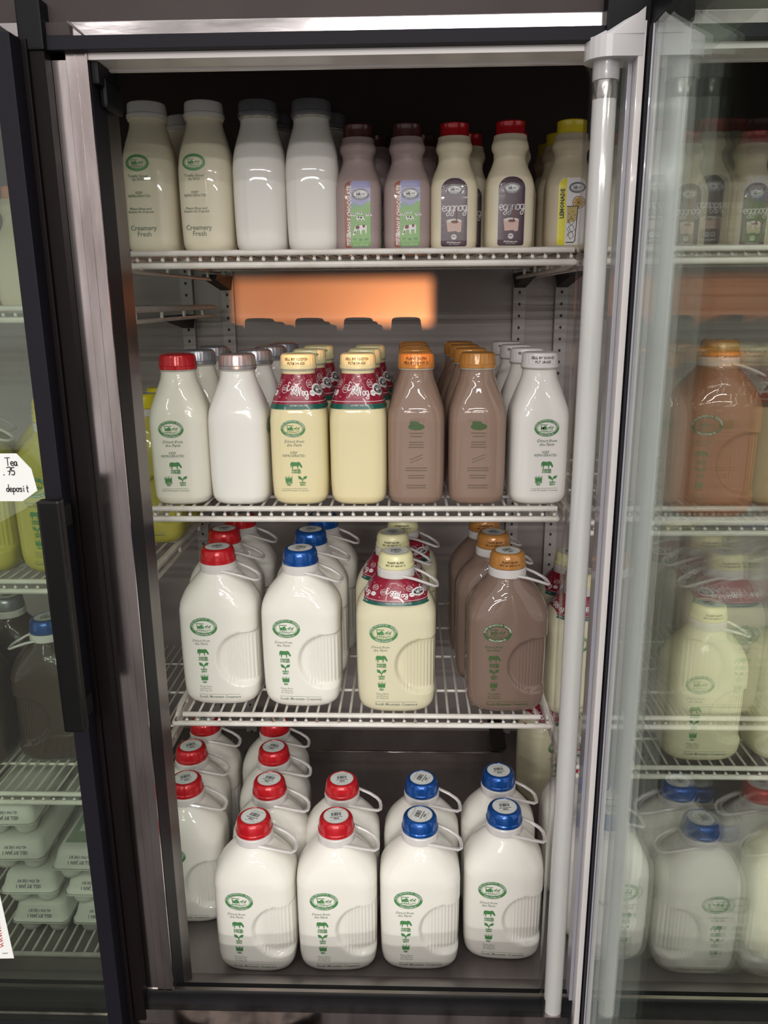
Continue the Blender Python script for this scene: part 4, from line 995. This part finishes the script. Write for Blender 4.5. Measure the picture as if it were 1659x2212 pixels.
# octagon: right part in view
def art1(D):
    D.script('Tea', .0040, .0420, .0095, .0010, M['pen'], 1, adv=.42); D.script('.75', .0000, .0310, .0095, .0011, M['pen'], 1, adv=.5)
    D.script('deposit', .0010, .0115, .0085, .0010, M['pen'], 1, adv=.46)
sx0 = -.462
sign('price_sign', [(-.045, 0), (.018, 0), (.0370, .0125), (.0330, .0380), (.018, .0560), (-.045, .0560), (-.062, .041), (-.062, .015)], -.2225, sx0-.003, 'white octagonal handwritten paper price sign reading Tea and deposit', art1)
def art2(D):
    for i in range(11):
        z = .018+i*.0082; D.stroke([(-.004, z), (.0005, z+.003), (-.003, z+.0045), (.001, z+.0075)], .0011, M['red_ink'], 1)
    D.stroke([(-.002, .008), (.005, .0088)], .0008, M['pen'], 1)
sign('paper_notice', [(-.12, -.006), (.0125, 0), (.0055, .118), (-.12, .114)], -.8670, -.5525, 'white paper notice with red zigzag writing at bottom left of glass door', art2)

# unseen box added round the warm lamp; its opening shapes the orange patch
def beam_edge(y_at, x, z):  # point of the line lamp -> (x, z) at depth y_at, .3 m in front of the lamp
    t = .30/(y_at-LAMP.y); return LAMP.x+(x-LAMP.x)*t, LAMP.z+(z-LAMP.z)*t
xl, zt = beam_edge(1.852, -.400, .048); xr, _ = beam_edge(1.852, .050, 0); _, zb = beam_edge(1.25, 0, -.090)
y0 = LAMP.y+.30; b = MB(); K = M['black']
b.box(LAMP.x-.15, xl, y0, y0+.004, LAMP.z-.1, LAMP.z+.14, K); b.box(xr, LAMP.x+.15, y0, y0+.004, LAMP.z-.1, LAMP.z+.14, K)
b.box(xl, xr, y0, y0+.004, zt, LAMP.z+.14, K); b.box(xl, xr, y0, y0+.004, LAMP.z-.1, zb, K)
b.box(LAMP.x-.154, LAMP.x-.15, LAMP.y-.05, y0, LAMP.z-.1, LAMP.z+.14, K); b.box(LAMP.x+.15, LAMP.x+.154, LAMP.y-.05, y0, LAMP.z-.1, LAMP.z+.14, K)
b.box(LAMP.x-.154, LAMP.x+.154, LAMP.y-.05, y0, LAMP.z-.104, LAMP.z-.1, K); b.box(LAMP.x-.154, LAMP.x+.154, LAMP.y-.05, y0, LAMP.z+.14, LAMP.z+.144, K)
tag(b.build('beam_mask'), 'added black box behind the camera, its opening shaping the orange light patch', 'beam mask')
# shop floor in front of the cooler
b = MB(); b.box(-2.5, 2.5, -6, 1.9, -1.40, -1.30, M['outer_dark']); tag(b.build('floor'), kind='structure')
b = MB()
random.seed(5)
P = [( -.245+.11*math.cos(2*PI*i/14)*(1+.12*random.random()), .86+.05*math.sin(2*PI*i/14)) for i in range(14)]
n = len(P); b.add([(p[0], p[1], -1.30) for p in P]+[(p[0]*.96-.01, p[1]*.99+.009, -1.02) for p in P], [list(range(n, 2*n))]+[(i, (i+1) % n, n+(i+1) % n, n+i) for i in range(n)], M['stone'])
tag(b.build('stone_block'), 'mottled brown stone lump on the floor below the cooler sill', 'stone')
